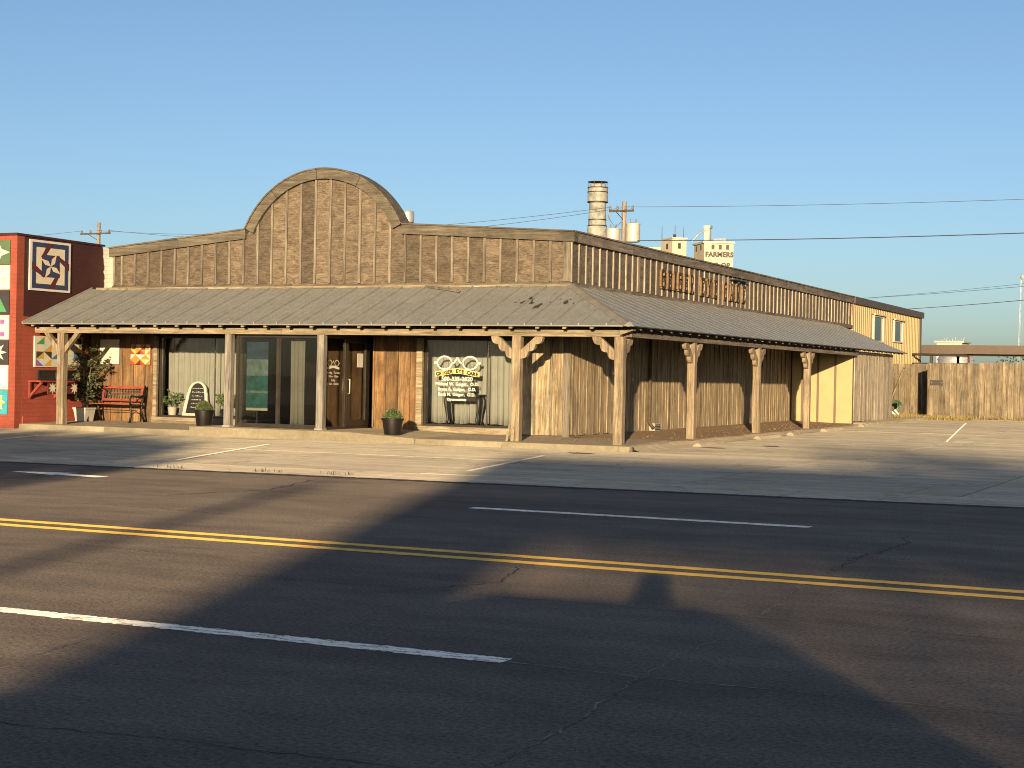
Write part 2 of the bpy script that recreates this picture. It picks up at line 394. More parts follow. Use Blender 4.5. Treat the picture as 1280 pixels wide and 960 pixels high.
# ------------------------------------------------------------------ mesh helpers
class MB:
    def __init__(s): s.v = []; s.f = []; s.mi = []; s.cur = 0
    def add(s, vs, fs):
        o = len(s.v); s.v += [tuple(v) for v in vs]
        for f in fs: s.f.append(tuple(i+o for i in f)); s.mi.append(s.cur)
        return s
    def box(s, x0, x1, y0, y1, z0, z1):
        return s.add([(x0,y0,z0),(x1,y0,z0),(x1,y1,z0),(x0,y1,z0),(x0,y0,z1),(x1,y0,z1),(x1,y1,z1),(x0,y1,z1)],
                     [(3,2,1,0),(4,5,6,7),(0,1,5,4),(1,2,6,5),(2,3,7,6),(3,0,4,7)])
    def hexa(s, b, t):
        return s.add(list(b)+list(t), [(3,2,1,0),(4,5,6,7),(0,1,5,4),(1,2,6,5),(2,3,7,6),(3,0,4,7)])
    def prism(s, poly, fn, a, b):
        """poly: list of 2-D points; fn(u,v,w)->xyz; extruded w from a to b"""
        n = len(poly)
        vs = [fn(u, v, a) for u, v in poly] + [fn(u, v, b) for u, v in poly]
        fs = [tuple(range(n))[::-1], tuple(range(n, 2*n))] + [(i, (i+1) % n, n+(i+1) % n, n+i) for i in range(n)]
        return s.add(vs, fs)
    def flat(s, poly3):
        return s.add(poly3, [tuple(range(len(poly3)))])
    def tube(s, pts, r, k=8, cap=True):
        pts = [Vector(p) for p in pts]; n = len(pts)
        rs = r if isinstance(r, (list, tuple)) else [r]*n
        vs = []; prev = None
        for i, p in enumerate(pts):
            d = (pts[min(i+1, n-1)] - pts[max(i-1, 0)])
            if d.length < 1e-9: d = Vector((0, 0, 1))
            d.normalize()
            if prev is None:
                a = d.orthogonal().normalized()
            else:
                a = (prev - d*prev.dot(d))
                a = a.normalized() if a.length > 1e-6 else d.orthogonal().normalized()
            prev = a; b = d.cross(a)
            for j in range(k):
                t = 2*pi*j/k; vs.append(p + (a*cos(t) + b*sin(t))*rs[i])
        fs = []
        for i in range(n-1):
            for j in range(k):
                fs.append((i*k+j, i*k+(j+1) % k, (i+1)*k+(j+1) % k, (i+1)*k+j))
        if cap:
            fs.append(tuple(range(k))[::-1]); fs.append(tuple(range((n-1)*k, n*k)))
        return s.add(vs, fs)
    def lathe(s, prof, c=(0, 0, 0), k=24, capb=True, capt=True):
        vs = []
        for r, z in prof:
            for j in range(k):
                t = 2*pi*j/k; vs.append((c[0]+r*cos(t), c[1]+r*sin(t), c[2]+z))
        fs = []
        for i in range(len(prof)-1):
            for j in range(k):
                fs.append((i*k+j, i*k+(j+1) % k, (i+1)*k+(j+1) % k, (i+1)*k+j))
        n = len(prof)
        if capb: fs.append(tuple(range(k))[::-1])
        if capt: fs.append(tuple(range((n-1)*k, n*k)))
        return s.add(vs, fs)
    def mesh(s, name, smooth=False):
        me = bpy.data.meshes.new(name); me.from_pydata(s.v, [], s.f)
        if any(s.mi): me.polygons.foreach_set('material_index', s.mi)
        if smooth: me.polygons.foreach_set('use_smooth', [True]*len(me.polygons))
        me.update(); return me

def link(name, me, mats, parent=None, loc=None):
    if not isinstance(mats, (list, tuple)): mats = [mats]
    if len(me.materials) == 0:
        for m in mats: me.materials.append(M[m] if isinstance(m, str) else m)
    o = bpy.data.objects.new(name, me); COL.objects.link(o)
    if parent is not None: o.parent = parent
    if loc is not None: o.location = loc
    return o
def obj(name, mb, mats, parent=None, smooth=False, loc=None):
    return link(name, mb.mesh(name, smooth), mats, parent, loc)
def box(name, b, mat, parent=None): return obj(name, MB().box(*b), mat, parent)
def smooth_by_angle(o, deg=40):
    me = o.data
    me.polygons.foreach_set('use_smooth', [True]*len(me.polygons))
    try: me.set_sharp_from_angle(angle=radians(deg))
    except Exception: pass
    return o
def empty(name, loc=(0, 0, 0)):
    o = bpy.data.objects.new(name, None); COL.objects.link(o); o.location = loc; o.empty_display_size = .3; return o
def tag(o, label, cat, group=None):
    o['label'] = label; o['category'] = cat
    if group: o['group'] = group
    return o
def struct(o): o['kind'] = 'structure'; return o
def root(name, label, cat, group=None): return tag(empty(name), label, cat, group)
U = lambda a, b: random.uniform(a, b)

def text_mesh(body, size, extrude=0.0, align='CENTER', spacing=1.0, bold=0.0):
    cu = bpy.data.curves.new('t', 'FONT'); cu.body = body; cu.size = size; cu.extrude = extrude; cu.align_x = align
    cu.space_character = spacing; cu.offset = bold; cu.resolution_u = 3
    ob = bpy.data.objects.new('t', cu); COL.objects.link(ob)
    dg = bpy.context.evaluated_depsgraph_get(); dg.update()
    me = bpy.data.meshes.new_from_object(ob.evaluated_get(dg))
    bpy.data.objects.remove(ob); bpy.data.curves.remove(cu)
    me.materials.clear()
    return me
def text(name, body, size, mat, parent, mtx, **kw):
    me = text_mesh(body, size, **kw); me.transform(mtx); return link(name, me, mat, parent)
# text lying in the x-z plane, facing -y
def front_mtx(x, y, z): return Matrix.Translation((x, y, z)) @ Matrix.Rotation(pi/2, 4, 'X')
# text in the y-z plane facing +x, reading towards +y
def side_mtx(x, y, z): return Matrix.Translation((x, y, z)) @ Matrix.Rotation(pi/2, 4, 'Z') @ Matrix.Rotation(pi/2, 4, 'X')

# ================================================================== GROUND
Yw, Xs, XL = 33.25, -14.45, -27.85
def gut(x): return 20.47 + .065*(x+10.73)
def az(y): return .006 + max(0.0, min(1.0, (y-20.4)/10.35))*.026
def lotz(y): return az(y) + max(0.0, y-31.0)*.0095

g = struct(obj('ground', MB().add([(-2500,-800,-.06),(2500,-800,-.06),(2500,3500,-.06),(-2500,3500,-.06)], [(0,1,2,3)]), 'earth'))
road = struct(obj('road', MB().add([(-140,-3.5,0),(140,-3.5,0),(140,gut(140)+.3,0),(-140,gut(-140)+.3,0)], [(0,1,2,3)]), 'asphalt'))
near = struct(obj('near_pavement', MB().add([(-140,-45,-.004),(140,-45,-.004),(140,-3.4,-.004),(-140,-3.4,-.004)], [(0,1,2,3)]), 'lot'))

# --- painted lines: ragged edges, part of the road
def stripe(x0, x1, yc, w, mat, step=.12, rag=.008, slope=0.0):
    mb = MB(); n = max(2, int((x1-x0)/step)); vs = []
    for i in range(n+1):
        x = x0+(x1-x0)*i/n; y = yc+slope*(x-x0)
        vs += [(x, y-w/2+U(-rag, rag), .004), (x, y+w/2+U(-rag, rag), .004)]
    mb.add(vs, [(2*i, 2*i+2, 2*i+3, 2*i+1) for i in range(n)])
    return obj('painted_line', mb, mat, road)
stripe(-60, 30, 12.03, .17, 'yellow_line')
stripe(-60, 30, 12.42, .17, 'yellow_line')
stripe(-8.50, -3.72, 7.80, .165, 'white_line', .025, .012)
stripe(-8.44, -4.50, 16.69, .20, 'white_line', .06, .010)
stripe(-30, -24.6, 16.69, .20, 'white_line', .06, .010)
# turn arrow painted on the far lane
ar = MB()
def arr(pts): ar.flat([(x, y, .004) for x, y in pts])
arr([(-14.95,18.02),(-14.95,18.30),(-15.75,18.36),(-15.75,18.12)][::-1])
arr([(-15.75,18.02),(-15.75,18.62),(-16.75,18.30)])
obj('painted_arrow', ar, 'white_line', road)
# --- cracks
def crack(pts, w, mat, n=14, jit=.03):
    mb = MB(); P = []
    for (a, b) in zip(pts[:-1], pts[1:]):
        for i in range(n):
            t = i/n; P.append((a[0]+(b[0]-a[0])*t+U(-jit, jit), a[1]+(b[1]-a[1])*t+U(-jit, jit)))
    P.append(pts[-1]); vs = []
    for i, p in enumerate(P):
        q = P[min(i+1, len(P)-1)]; o = P[max(i-1, 0)]
        dx, dy = q[0]-o[0], q[1]-o[1]; L = sqrt(dx*dx+dy*dy)+1e-9
        ww = w*U(.25, 1.0); vs += [(p[0]-dy/L*ww, p[1]+dx/L*ww, .003), (p[0]+dy/L*ww, p[1]-dx/L*ww, .003)]
    mb.add(vs, [(2*i, 2*i+2, 2*i+3, 2*i+1) for i in range(len(P)-1)])
    return obj('crack', mb, mat, road)
crack([(-3.70,7.79),(-2.94,7.74),(-1.9,7.78),(-1.0,7.76)], .008, 'crack', 16, .012)
crack([(-2.95,7.70),(-2.86,7.0),(-2.78,6.4),(-2.74,5.6)], .007, 'crack', 14, .018)
crack([(-2.94,7.78),(-3.0,8.5),(-2.98,9.2)], .006, 'crack', 12, .02)
crack([(-3.05,10.2),(-3.12,10.9),(-3.25,11.9)], .009, 'crack', 12, .03)
crack([(-3.28,12.7),(-3.36,14.2),(-3.25,15.4),(-3.42,16.3)], .012, 'crack_dark', 14, .05)
crack([(-5.0,5.3),(-4.1,5.42),(-3.2,5.47),(-2.2,5.4)], .007, 'crack_dark', 14, .02)
crack([(-9.6,11.1),(-8.2,10.9),(-7.4,11.2)], .006, 'crack_dark', 14, .03)
crack([(-13.5,14.1),(-11.9,14.5),(-10.1,14.3)], .010, 'crack_dark', 14, .05)
crack([(-3.7,16.6),(-2.0,16.9),(.4,16.75)], .008, 'crack_dark', 14, .03)

crack([(-5.6,9.9),(-5.2,10.8),(-5.5,11.7)], .010, 'crack_dark', 14, .03)
crack([(-14,10.05),(-9,10.0),(-5,10.08),(-1,10.02),(3,10.1)], .006, 'crack_dark', 30, .012)
crack([(-1.4,12.7),(-.6,14.0),(-.9,15.6)], .011, 'crack_dark', 14, .05)
crack([(-6.3,5.9),(-5.9,6.6),(-6.05,7.4)], .006, 'crack', 12, .02)
crack([(-12.2,16.0),(-11.8,17.6),(-12.4,19.6)], .014, 'crack_dark', 14, .06)

# crumbling edge of the asphalt along the gutter
eg = MB(); vs = []; n = 700
for i in range(n+1):
    x = -45+60*i/n; y = gut(x); vs += [(x, y-.10+U(-.05, .03), .003), (x, y+.02+U(-.03, .05), .012)]
eg.add(vs, [(2*i, 2*i+2, 2*i+3, 2*i+1) for i in range(n)])
obj('broken_edge', eg, 'crack_dark', road)

# --- concrete apron and car park: base sheets, and slabs with open joints
mb = MB()
xs = [-140+i*20 for i in range(15)]
vs = []
for x in xs: vs += [(x, gut(x), -.012), (x, 30.75, .012), (x, 78, lotz(78)-.02)]
fs = []
for i in range(len(xs)-1):
    a = i*3; fs += [(a, a+3, a+4, a+1), (a+1, a+4, a+5, a+2)]
apron = struct(obj('parking_apron', mb.add(vs, fs), 'joint'))
def slab(x0, x1, ya, yb, zf, mat, name='concrete_slab', gap=.016, th=.05):
    x0 += gap; x1 -= gap
    c = [(x0, ya(x0)+gap), (x1, ya(x1)+gap), (x1, yb(x1)-gap), (x0, yb(x0)-gap)]
    j = U(-.003, .003)
    obj(name, MB().hexa([(x, y, zf(y)-th) for x, y in c], [(x, y, zf(y)+j) for x, y in c]), mat, apron)
K = lambda v: (lambda x: v)
x = -64.0
while x < 24:
    slab(x, x+3.05, lambda t: gut(t), lambda t: gut(t)+1.55, az, 'gutter', 'gutter_slab'); x += 3.05
x = -64.0
while x < 24:
    slab(x, x+4.0, lambda t: gut(t)+1.55, K(26.2), az, 'apron'); slab(x, x+4.0, K(26.2), K(30.74), az, 'apron'); x += 4.0
x = -12.0
while x < 24:
    y = 30.74
    while y < 58:
        slab(x, x+4.5, K(y), K(y+4.9), lotz, 'lot'); y += 4.9
    x += 4.5
# stall lines on the apron
def aline(p, q, w=.10, mat='stall_paint', name='stall_line'):
    mb = MB(); n = 40; dx, dy = q[0]-p[0], q[1]-p[1]; L = sqrt(dx*dx+dy*dy); vs = []
    for i in range(n+1):
        t = i/n; x, y = p[0]+dx*t, p[1]+dy*t
        a, b = w/2+U(-.008, .008), w/2+U(-.008, .008)
        vs += [(x-dy/L*a, y+dx/L*a, lotz(y)+.006), (x+dy/L*b, y-dx/L*b, lotz(y)+.006)]
    obj(name, mb.add(vs, [(2*i, 2*i+2, 2*i+3, 2*i+1) for i in range(n)]), mat, apron)
aline((-16.75, 22.2), (-18.95, 28.2)); aline((-11.65, 22.9), (-12.75, 28.2)); aline((-22.2, 21.6), (-24.8, 28.0))
aline((-7.6, 40.5), (-9.7, 55), .05); aline((-3.4, 40.5), (-4.4, 55), .05)
# weeds in the gutter joint
def tuft(name, c, n, h, r, mat, seed):
    rr = random.Random(seed); mb = MB()
    for i in range(n):
        a = rr.uniform(0, 2*pi); d = r*sqrt(rr.random()); x, y = c[0]+d*cos(a), c[1]+d*sin(a)*.5
        t = rr.uniform(0, 2*pi); hh = h*rr.uniform(.4, 1); w = .006; le = rr.uniform(.1, .6)*hh
        dx, dy = cos(t), sin(t)
        mb.add([(x-dy*w, y+dx*w, c[2]), (x+dy*w, y-dx*w, c[2]), (x+dx*le*.4+dy*w*.7, y+dy*le*.4-dx*w*.7, c[2]+hh*.6), (x+dx*le, y+dy*le, c[2]+hh), (x+dx*le*.4-dy*w*.7, y+dy*le*.4+dx*w*.7, c[2]+hh*.6)], [(0,1,2,3,4)])
    return obj(name, mb, mat)
for i, (px, py) in enumerate([(-15.55, 20.25), (-13.9, 20.3), (-12.75, 20.42)]):
    o = tuft('weed_tuft', (px, gut(px)+.25+.1*i, .01), 16, .07, .30, 'ficus', i)
    o['kind'] = 'stuff'; tag(o, ['dry weed tuft in the gutter joint, leftmost of three', 'dry weed tuft in the gutter joint, middle of three', 'dry weed tuft in the gutter joint, rightmost of three'][i], 'weed', 'weeds along the gutter joint')

# --- kerb, porch floor, platform, gravel bed
mb = MB()
kerb = struct(obj('kerb', MB().box(-27.85, -12.0, 30.86, 30.95, .0, .13), 'joint'))
x = -27.85
while x < -12.1:
    x1 = min(x+2.6, -12.0)
    mb = MB().hexa([(x+.006, 30.68, -.02), (x1-.006, 30.68, -.02), (x1-.006, 30.9, -.02), (x+.006, 30.9, -.02)],
                   [(x+.006, 30.72, .145), (x1-.006, 30.72, .145), (x1-.006, 30.9, .15), (x+.006, 30.9, .15)])
    obj('kerb_stone', mb, 'kerb', kerb); x = x1
pf = MB()
pf.add([(-27.85,30.88,.148), (-12.15,30.88,.148), (-12.15,33.3,.205), (-27.85,33.3,.205), (-27.85,30.88,-.02), (-12.15,30.88,-.02), (-12.15,33.3,-.02), (-27.85,33.3,-.02)],
       [(0,1,2,3), (4,5,1,0), (5,6,2,1), (7,4,0,3)])
porch_floor = struct(obj('porch_floor', pf, 'porch'))
plat = MB()
plat.hexa([(-22.75,30.62,-.02), (-18.55,30.62,-.02), (-18.55,33.3,-.02), (-22.75,33.3,-.02)], [(-22.75,30.64,.235), (-18.55,30.64,.235), (-18.55,33.3,.245), (-22.75,33.3,.245)])
plat.hexa([(-18.55,30.62,-.02), (-16.9,30.62,-.02), (-16.9,33.3,-.02), (-18.55,33.3,-.02)], [(-18.55,30.64,.235), (-16.9,30.64,.152), (-16.9,33.3,.208), (-18.55,33.3,.245)])
struct(obj('entrance_platform', plat, 'kerb'))
gv = MB(); n = 20; vs = []
for i in range(n+1):
    y = 33.0+(50.9-33.0)*i/n
    e = -12.16+U(-.05, .05)
    vs += [(e, y, lotz(y)-.02), (e-.02, y, .15+.004*(y-31)), (-13.2, y, .175+.004*(y-31)+U(-.01, .01)), (Xs+.1, y, .21+.0045*(y-31))]
gv.add(vs, [(4*i+j, 4*i+j+1, 4*i+5+j, 4*i+4+j) for i in range(n) for j in range(3)])
struct(obj('gravel_bed', gv, 'gravel'))
vg_ = MB(); vs = []; n = 40
for i in range(n+1):
    y = 30.95+(50.6-30.95)*i/n; e = -11.78+U(-.12, .10)
    vs += [(e, y, lotz(y)+.004), (-12.0+U(-.03, .03), y, lotz(y)*.5+.06+.002*(y-31)), (-12.22, y, .154+.004*(y-31))]
vg_.add(vs, [(3*i+j, 3*i+3+j, 3*i+4+j, 3*i+1+j) for i in range(n) for j in range(2)])
struct(obj('gravel_verge', vg_, 'verge'))
# loose stones in the bed
st = MB(); rr = random.Random(3)
for i in range(700):
    y = rr.uniform(31.6, 50.6); x = rr.uniform(-14.4, -12.2); r = rr.uniform(.005, .012)
    if y < 33.2 and x < -14.3: continue
    z = .165+.0042*(y-31)+.02*(-12.2-x)
    a = rr.uniform(0, 6)
    p = [(x+r*cos(a+k*pi/2)*rr.uniform(.7, 1.2), y+r*sin(a+k*pi/2)*rr.uniform(.7, 1.2)) for k in range(4)]
    st.hexa([(u, v, z-.02) for u, v in p], [(x+(u-x)*.6, y+(v-y)*.6, z+r*.7) for u, v in p])
o = obj('loose_gravel', st, 'gravel'); o['kind'] = 'stuff'; tag(o, 'loose brown gravel scattered under the side porch', 'gravel')
# low concrete step in front of the enclosure at the far end of the side
struct(obj('side_kerb', MB().hexa([(-12.35,50.6,.1), (-11.75,50.6,.1), (-11.6,59.8,.1), (-12.35,59.8,.1)], [(-12.35,50.6,.29), (-11.8,50.6,.29), (-11.65,59.8,.36), (-12.35,59.8,.36)]), 'kerb'))

# ================================================================== THE SHOP
shop = root('timber_shop', 'long weathered timber shop with arched false front and wraparound porch', 'building')

def boards(parent, segs, face, mat, bmat, pitch=.41, axis='x', bat=True, bw=.062, jitter=.0):
    """segs: (a0,a1,z0,z1) stretches along the wall; boards face -y (axis x) or +x (axis y)"""
    for (a0, a1, z0, z1) in segs:
        n = max(1, int(round((a1-a0)/pitch))); w = (a1-a0)/n
        for i in range(n):
            p, q = a0+i*w+.004, a0+(i+1)*w-.004; d = U(0, .008)
            if axis == 'x': box('board', (p, q, face-.022-d, face, z0+U(0, .015), z1), mat, parent)
            else: box('board', (face, face+.022+d, p, q, z0+U(0, .02), z1), mat, parent)
        if bat:
            for i in range(n+1):
                c = a0+i*w; c = min(max(c, a0+bw/2), a1-bw/2)
                h = bw/2*U(.85, 1.15)
                if axis == 'x': box('batten', (c-h, c+h, face-.058, face-.031, z0+U(.01, .03), z1), bmat, parent)
                else: box('batten', (face+.031, face+.058, c-h, c+h, z0+U(.01, .03), z1), bmat, parent)

# front wall: solid core pieces round the openings, boarded on the street side
fwall = MB()
for (a, b, z0, z1) in [(-27.84,-25.68,.15,3.5), (-25.68,-22.2,.15,.34), (-25.68,-22.2,2.36,3.5), (-22.2,-19.45,2.40,3.5), (-19.45,-18.12,.15,3.5), (-18.12,-15.72,.15,.34), (-18.12,-15.72,2.36,3.5), (-15.72,-14.47,.15,3.5)]:
    fwall.box(a, b, Yw+.002, Yw+.18, z0, z1)
fw_o = obj('front_wall', fwall, 'dark_wood', shop)
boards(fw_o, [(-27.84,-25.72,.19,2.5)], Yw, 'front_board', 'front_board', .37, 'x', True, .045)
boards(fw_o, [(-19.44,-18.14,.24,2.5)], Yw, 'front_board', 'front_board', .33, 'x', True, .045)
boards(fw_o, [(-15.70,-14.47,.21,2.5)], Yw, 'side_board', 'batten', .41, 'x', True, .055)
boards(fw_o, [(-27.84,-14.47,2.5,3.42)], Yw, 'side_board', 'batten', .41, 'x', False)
# window and corner trims, sills
box('window_sill', (-25.75,-22.2,Yw-.16,Yw-.03,.17,.345), 'beam', fw_o)
box('window_sill', (-18.25,-15.60,Yw-.16,Yw-.03,.17,.345), 'beam', fw_o)
for a, b in ((-25.75,-25.64), (-18.25,-18.10), (-15.78,-15.60)):
    box('window_trim', (a, b, Yw-.11, Yw-.03, .347, 2.36), 'beam', fw_o)
box('corner_board', (-14.58,-14.40,Yw-.075,Yw-.060,.2,3.45), 'batten', fw_o)

# side wall
sw = obj('side_wall', MB().box(Xs-.2, Xs-.003, Yw+.2, 50.8, .15, 3.5), 'dark_wood', shop)
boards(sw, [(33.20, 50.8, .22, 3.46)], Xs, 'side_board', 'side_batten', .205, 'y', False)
for i in range(44):
    c = 33.35+i*.41
    if c > 50.7: break
    h = .026*U(.8, 1.2)
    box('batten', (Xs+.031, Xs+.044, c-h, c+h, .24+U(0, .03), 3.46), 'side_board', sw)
# downpipe and vent grille low on the side wall
obj('downpipe', MB().tube([(Xs+.10, 38.0, 3.3), (Xs+.10, 38.0, .45), (Xs+.22, 38.0, .30)], .045, 10), 'dark_wood', sw, True)
vg = obj('vent_grille', MB().box(Xs+.06, Xs+.20, 38.12, 38.5, .24, .42), 'alu_light', shop)
for k in range(4): box('louvre', (Xs+.2, Xs+.215, 38.15, 38.47, .26+k*.038, .28+k*.038), 'dark_metal', vg)

# yellow sheet-metal return wall and timber enclosure at the end of the side porch
ret = obj('return_wall', MB().hexa([(Xs+.03,50.86,.2),(-12.42,50.86,.2),(-12.42,51.0,.2),(Xs+.03,51.0,.2)], [(Xs+.03,50.86,3.40),(-12.42,50.86,2.60),(-12.42,51.0,2.60),(Xs+.03,51.0,3.40)]), 'dark_metal', shop)
xx = [Xs+.04, -14.05, -13.55, -13.0, -12.44]
for a, b in zip(xx[:-1], xx[1:]): obj('metal_panel', MB().hexa([(a+.02,50.83,.25),(b-.02,50.83,.25),(b-.02,50.858,.25),(a+.02,50.858,.25)], [(a+.02,50.83,3.40-(a-Xs)*.4),(b-.02,50.83,3.40-(b-Xs)*.4),(b-.02,50.858,3.40-(b-Xs)*.4),(a+.02,50.858,3.40-(a-Xs)*.4)]), 'yellow_metal', ret)
for a in xx[1:-1]: box('seam', (a-.035, a+.035, 50.815, 50.857, .25, 3.36-(a-Xs)*.4), 'tan_trim', ret)
enc = obj('enclosure_wall', MB().box(-12.6, -12.42, 51.02, 56.2, .3, 2.52), 'dark_wood', shop)
boards(enc, [(50.84, 56.2, .30, 2.5)], -12.42, 'enclosure', 'enclosure', .2, 'y', False)

# --- false front (parapet)
XA, XB, XC = -23.05, -20.90, -18.75
RA = 2.375; ZC = 6.35-RA
def ptop(x):
    if x <= XA: return 4.57+(x+27.19)/(XA+27.19)*(4.96-4.57)
    if x >= XC: return 4.99+(x-XC)/(-14.42-XC)*(4.73-4.99)
    return ZC+sqrt(max(0, RA*RA-(x-XB)**2))
par = obj('false_front', MB(), 'dark_wood', shop)
core = MB()
top = [(x, ptop(x)-.10) for x in [-27.15+i*(12.68/90) for i in range(91)]]
poly = [(-27.15, 3.5)]+top+[(-14.47, 3.5)]
core.prism(poly[::-1], lambda u, v, w: (u, w, v), Yw+.04, Yw+.22)
par.data = core.mesh('false_front'); par.data.materials.append(M['dark_wood'])
bx = [-27.14]+[-26.85+i*.41 for i in range(30)]+[-14.48]
bx = [v for v in bx if v < -14.6]+[-14.48]
for a, b in zip(bx[:-1], bx[1:]):
    p = [(a+.004+(b-a-.008)*i/6) for i in range(7)]
    poly = [(p[0], 3.60)]+[(q, ptop(q)-.12) for q in p]+[(p[-1], 3.60)]
    obj('plywood_panel', MB().prism(poly[::-1], lambda u, v, w: (u, w, v), Yw+U(.006, .012), Yw+.038), 'ply', par)
for c in bx:
    h = .028*U(.85, 1.2); c2 = min(max(c, -27.1), -14.55)
    if c == bx[-1]: h = .08
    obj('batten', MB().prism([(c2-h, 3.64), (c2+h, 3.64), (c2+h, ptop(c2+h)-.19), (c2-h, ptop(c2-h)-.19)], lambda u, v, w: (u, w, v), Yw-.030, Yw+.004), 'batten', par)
x = -27.14
while x < -14.6:
    x1 = min(x+U(2.3, 3.0), -14.46)
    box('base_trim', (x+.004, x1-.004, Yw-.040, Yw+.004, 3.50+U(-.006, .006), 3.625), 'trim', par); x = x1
# top trim: straight lengths and curved lengths round the arch
def trim_len(a, b, name='top_trim', n=1):
    pts = [a+(b-a)*i/n for i in range(n+1)]
    up = [(p, ptop(p)) for p in pts]
    if n > 1:
        def inn(px):
            t = atan2(ptop(px)-ZC, px-XB); return (XB+(RA-.23)*cos(t), ZC+(RA-.23)*sin(t))
        lo = [inn(p) for p in pts]
    else: lo = [(p, ptop(p)-.215) for p in pts]
    mb = MB()
    for i in range(n):
        mb.prism([lo[i], lo[i+1], up[i+1], up[i]], lambda u, v, w: (u, w, v), Yw-.085+U(0, .002), Yw+.12)
        c0, c1 = up[i], up[i+1]; dx, dz = c1[0]-c0[0], c1[1]-c0[1]; L = sqrt(dx*dx+dz*dz); nx, nz = -dz/L*.035, dx/L*.035
        mb.prism([c0, c1, (c1[0]+nx, c1[1]+nz), (c0[0]+nx, c0[1]+nz)], lambda u, v, w: (u, w, v), Yw-.12, Yw+.30)
    obj(name, mb, 'trim', par)
def arcx(t): return XB+RA*cos(t)
t0 = atan2(4.96-ZC, XA-XB); t1 = atan2(4.99-ZC, XC-XB)
# gently varied joints round the arch
cut = [t0+(t1-t0)*f for f in (0, .22, .47, .70, 1.0)]
def trim_arc(ta, tb, k):
    n = 9; mb = MB()
    for i in range(n):
        a, b = ta+(tb-ta)*i/n, ta+(tb-ta)*(i+1)/n
        P = lambda r, t: (XB+r*cos(t), ZC+r*sin(t))
        mb.prism([P(RA-.23, a), P(RA-.23, b), P(RA, b), P(RA, a)], lambda u, v, w: (u, w, v), Yw-.090-.004*k, Yw+.12)
        mb.prism([P(RA+.001, a), P(RA+.001, b), P(RA+.036, b), P(RA+.036, a)], lambda u, v, w: (u, w, v), Yw-.125, Yw+.34)
    obj('arch_trim', mb, 'trim', par)
for k in range(4): trim_arc(cut[k]-.004, cut[k+1]+.004, k % 2)
for a, b in ((-27.22,-25.1), (-25.095,XA-.03), (XC+.03,-16.6), (-16.595,-14.36)): trim_len(a, b)
# loose length of batten hanging off the base trim
obj('loose_batten', MB().hexa([(-18.05,33.12,3.56),(-18.0,33.12,3.52),(-16.95,32.7,3.38),(-16.97,32.7,3.42)], [(-18.05,33.16,3.58),(-18.0,33.16,3.54),(-16.95,32.74,3.42),(-16.97,32.74,3.45)]), 'batten', par)

# --- side parapet
def stop_(y): return 4.73-(y-33.25)*.0045
sp = obj('side_parapet', MB().hexa([(Xs-.2,Yw+.25,3.5),(Xs-.03,Yw+.25,3.5),(Xs-.03,58.7,3.5),(Xs-.2,58.7,3.5)], [(Xs-.2,Yw+.25,4.6),(Xs-.03,Yw+.25,4.6),(Xs-.03,58.7,4.5),(Xs-.2,58.7,4.5)]), 'dark_wood', shop)
ys = [33.23+i*.41 for i in range(63)]
ys = [v for v in ys if v < 58.65]+[58.7]
for a, b in zip(ys[:-1], ys[1:]):
    d = U(0, .006)
    obj('plywood_panel', MB().hexa([(Xs-.028,a+.004,3.58),(Xs-.01-d,a+.004,3.58),(Xs-.01-d,b-.004,3.58),(Xs-.028,b-.004,3.58)], [(Xs-.028,a+.004,stop_(a)-.1),(Xs-.01-d,a+.004,stop_(a)-.1),(Xs-.01-d,b-.004,stop_(b)-.1),(Xs-.028,b-.004,stop_(b)-.1)]), 'ply_side', sp)
for i, c in enumerate(ys):
    h = .024*U(.7, 1.25); c = min(max(c, 33.24), 58.66)
    if i in (10, 26): h = .075
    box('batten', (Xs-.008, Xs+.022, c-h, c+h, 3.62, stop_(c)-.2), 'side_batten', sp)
y = 33.2
while y < 58.6:
    y1 = min(y+U(2.8, 3.6), 58.72)
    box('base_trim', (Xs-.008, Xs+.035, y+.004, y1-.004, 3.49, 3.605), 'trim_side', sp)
    mb = MB().hexa([(Xs-.2,y+.003,stop_(y)-.215),(Xs+.07,y+.003,stop_(y)-.215),(Xs+.07,y1-.003,stop_(y1)-.215),(Xs-.2,y1-.003,stop_(y1)-.215)], [(Xs-.2,y+.003,stop_(y)),(Xs+.07,y+.003,stop_(y)),(Xs+.07,y1-.003,stop_(y1)),(Xs-.2,y1-.003,stop_(y1))])
    mb.hexa([(Xs-.3,y+.003,stop_(y)+.001),(Xs+.10,y+.003,stop_(y)+.001),(Xs+.10,y1-.003,stop_(y1)+.001),(Xs-.3,y1-.003,stop_(y1)+.001)], [(Xs-.3,y+.003,stop_(y)+.034),(Xs+.10,y+.003,stop_(y)+.034),(Xs+.10,y1-.003,stop_(y1)+.034),(Xs-.3,y1-.003,stop_(y1)+.034)])
    obj('top_trim', mb, 'trim_side', sp); y = y1

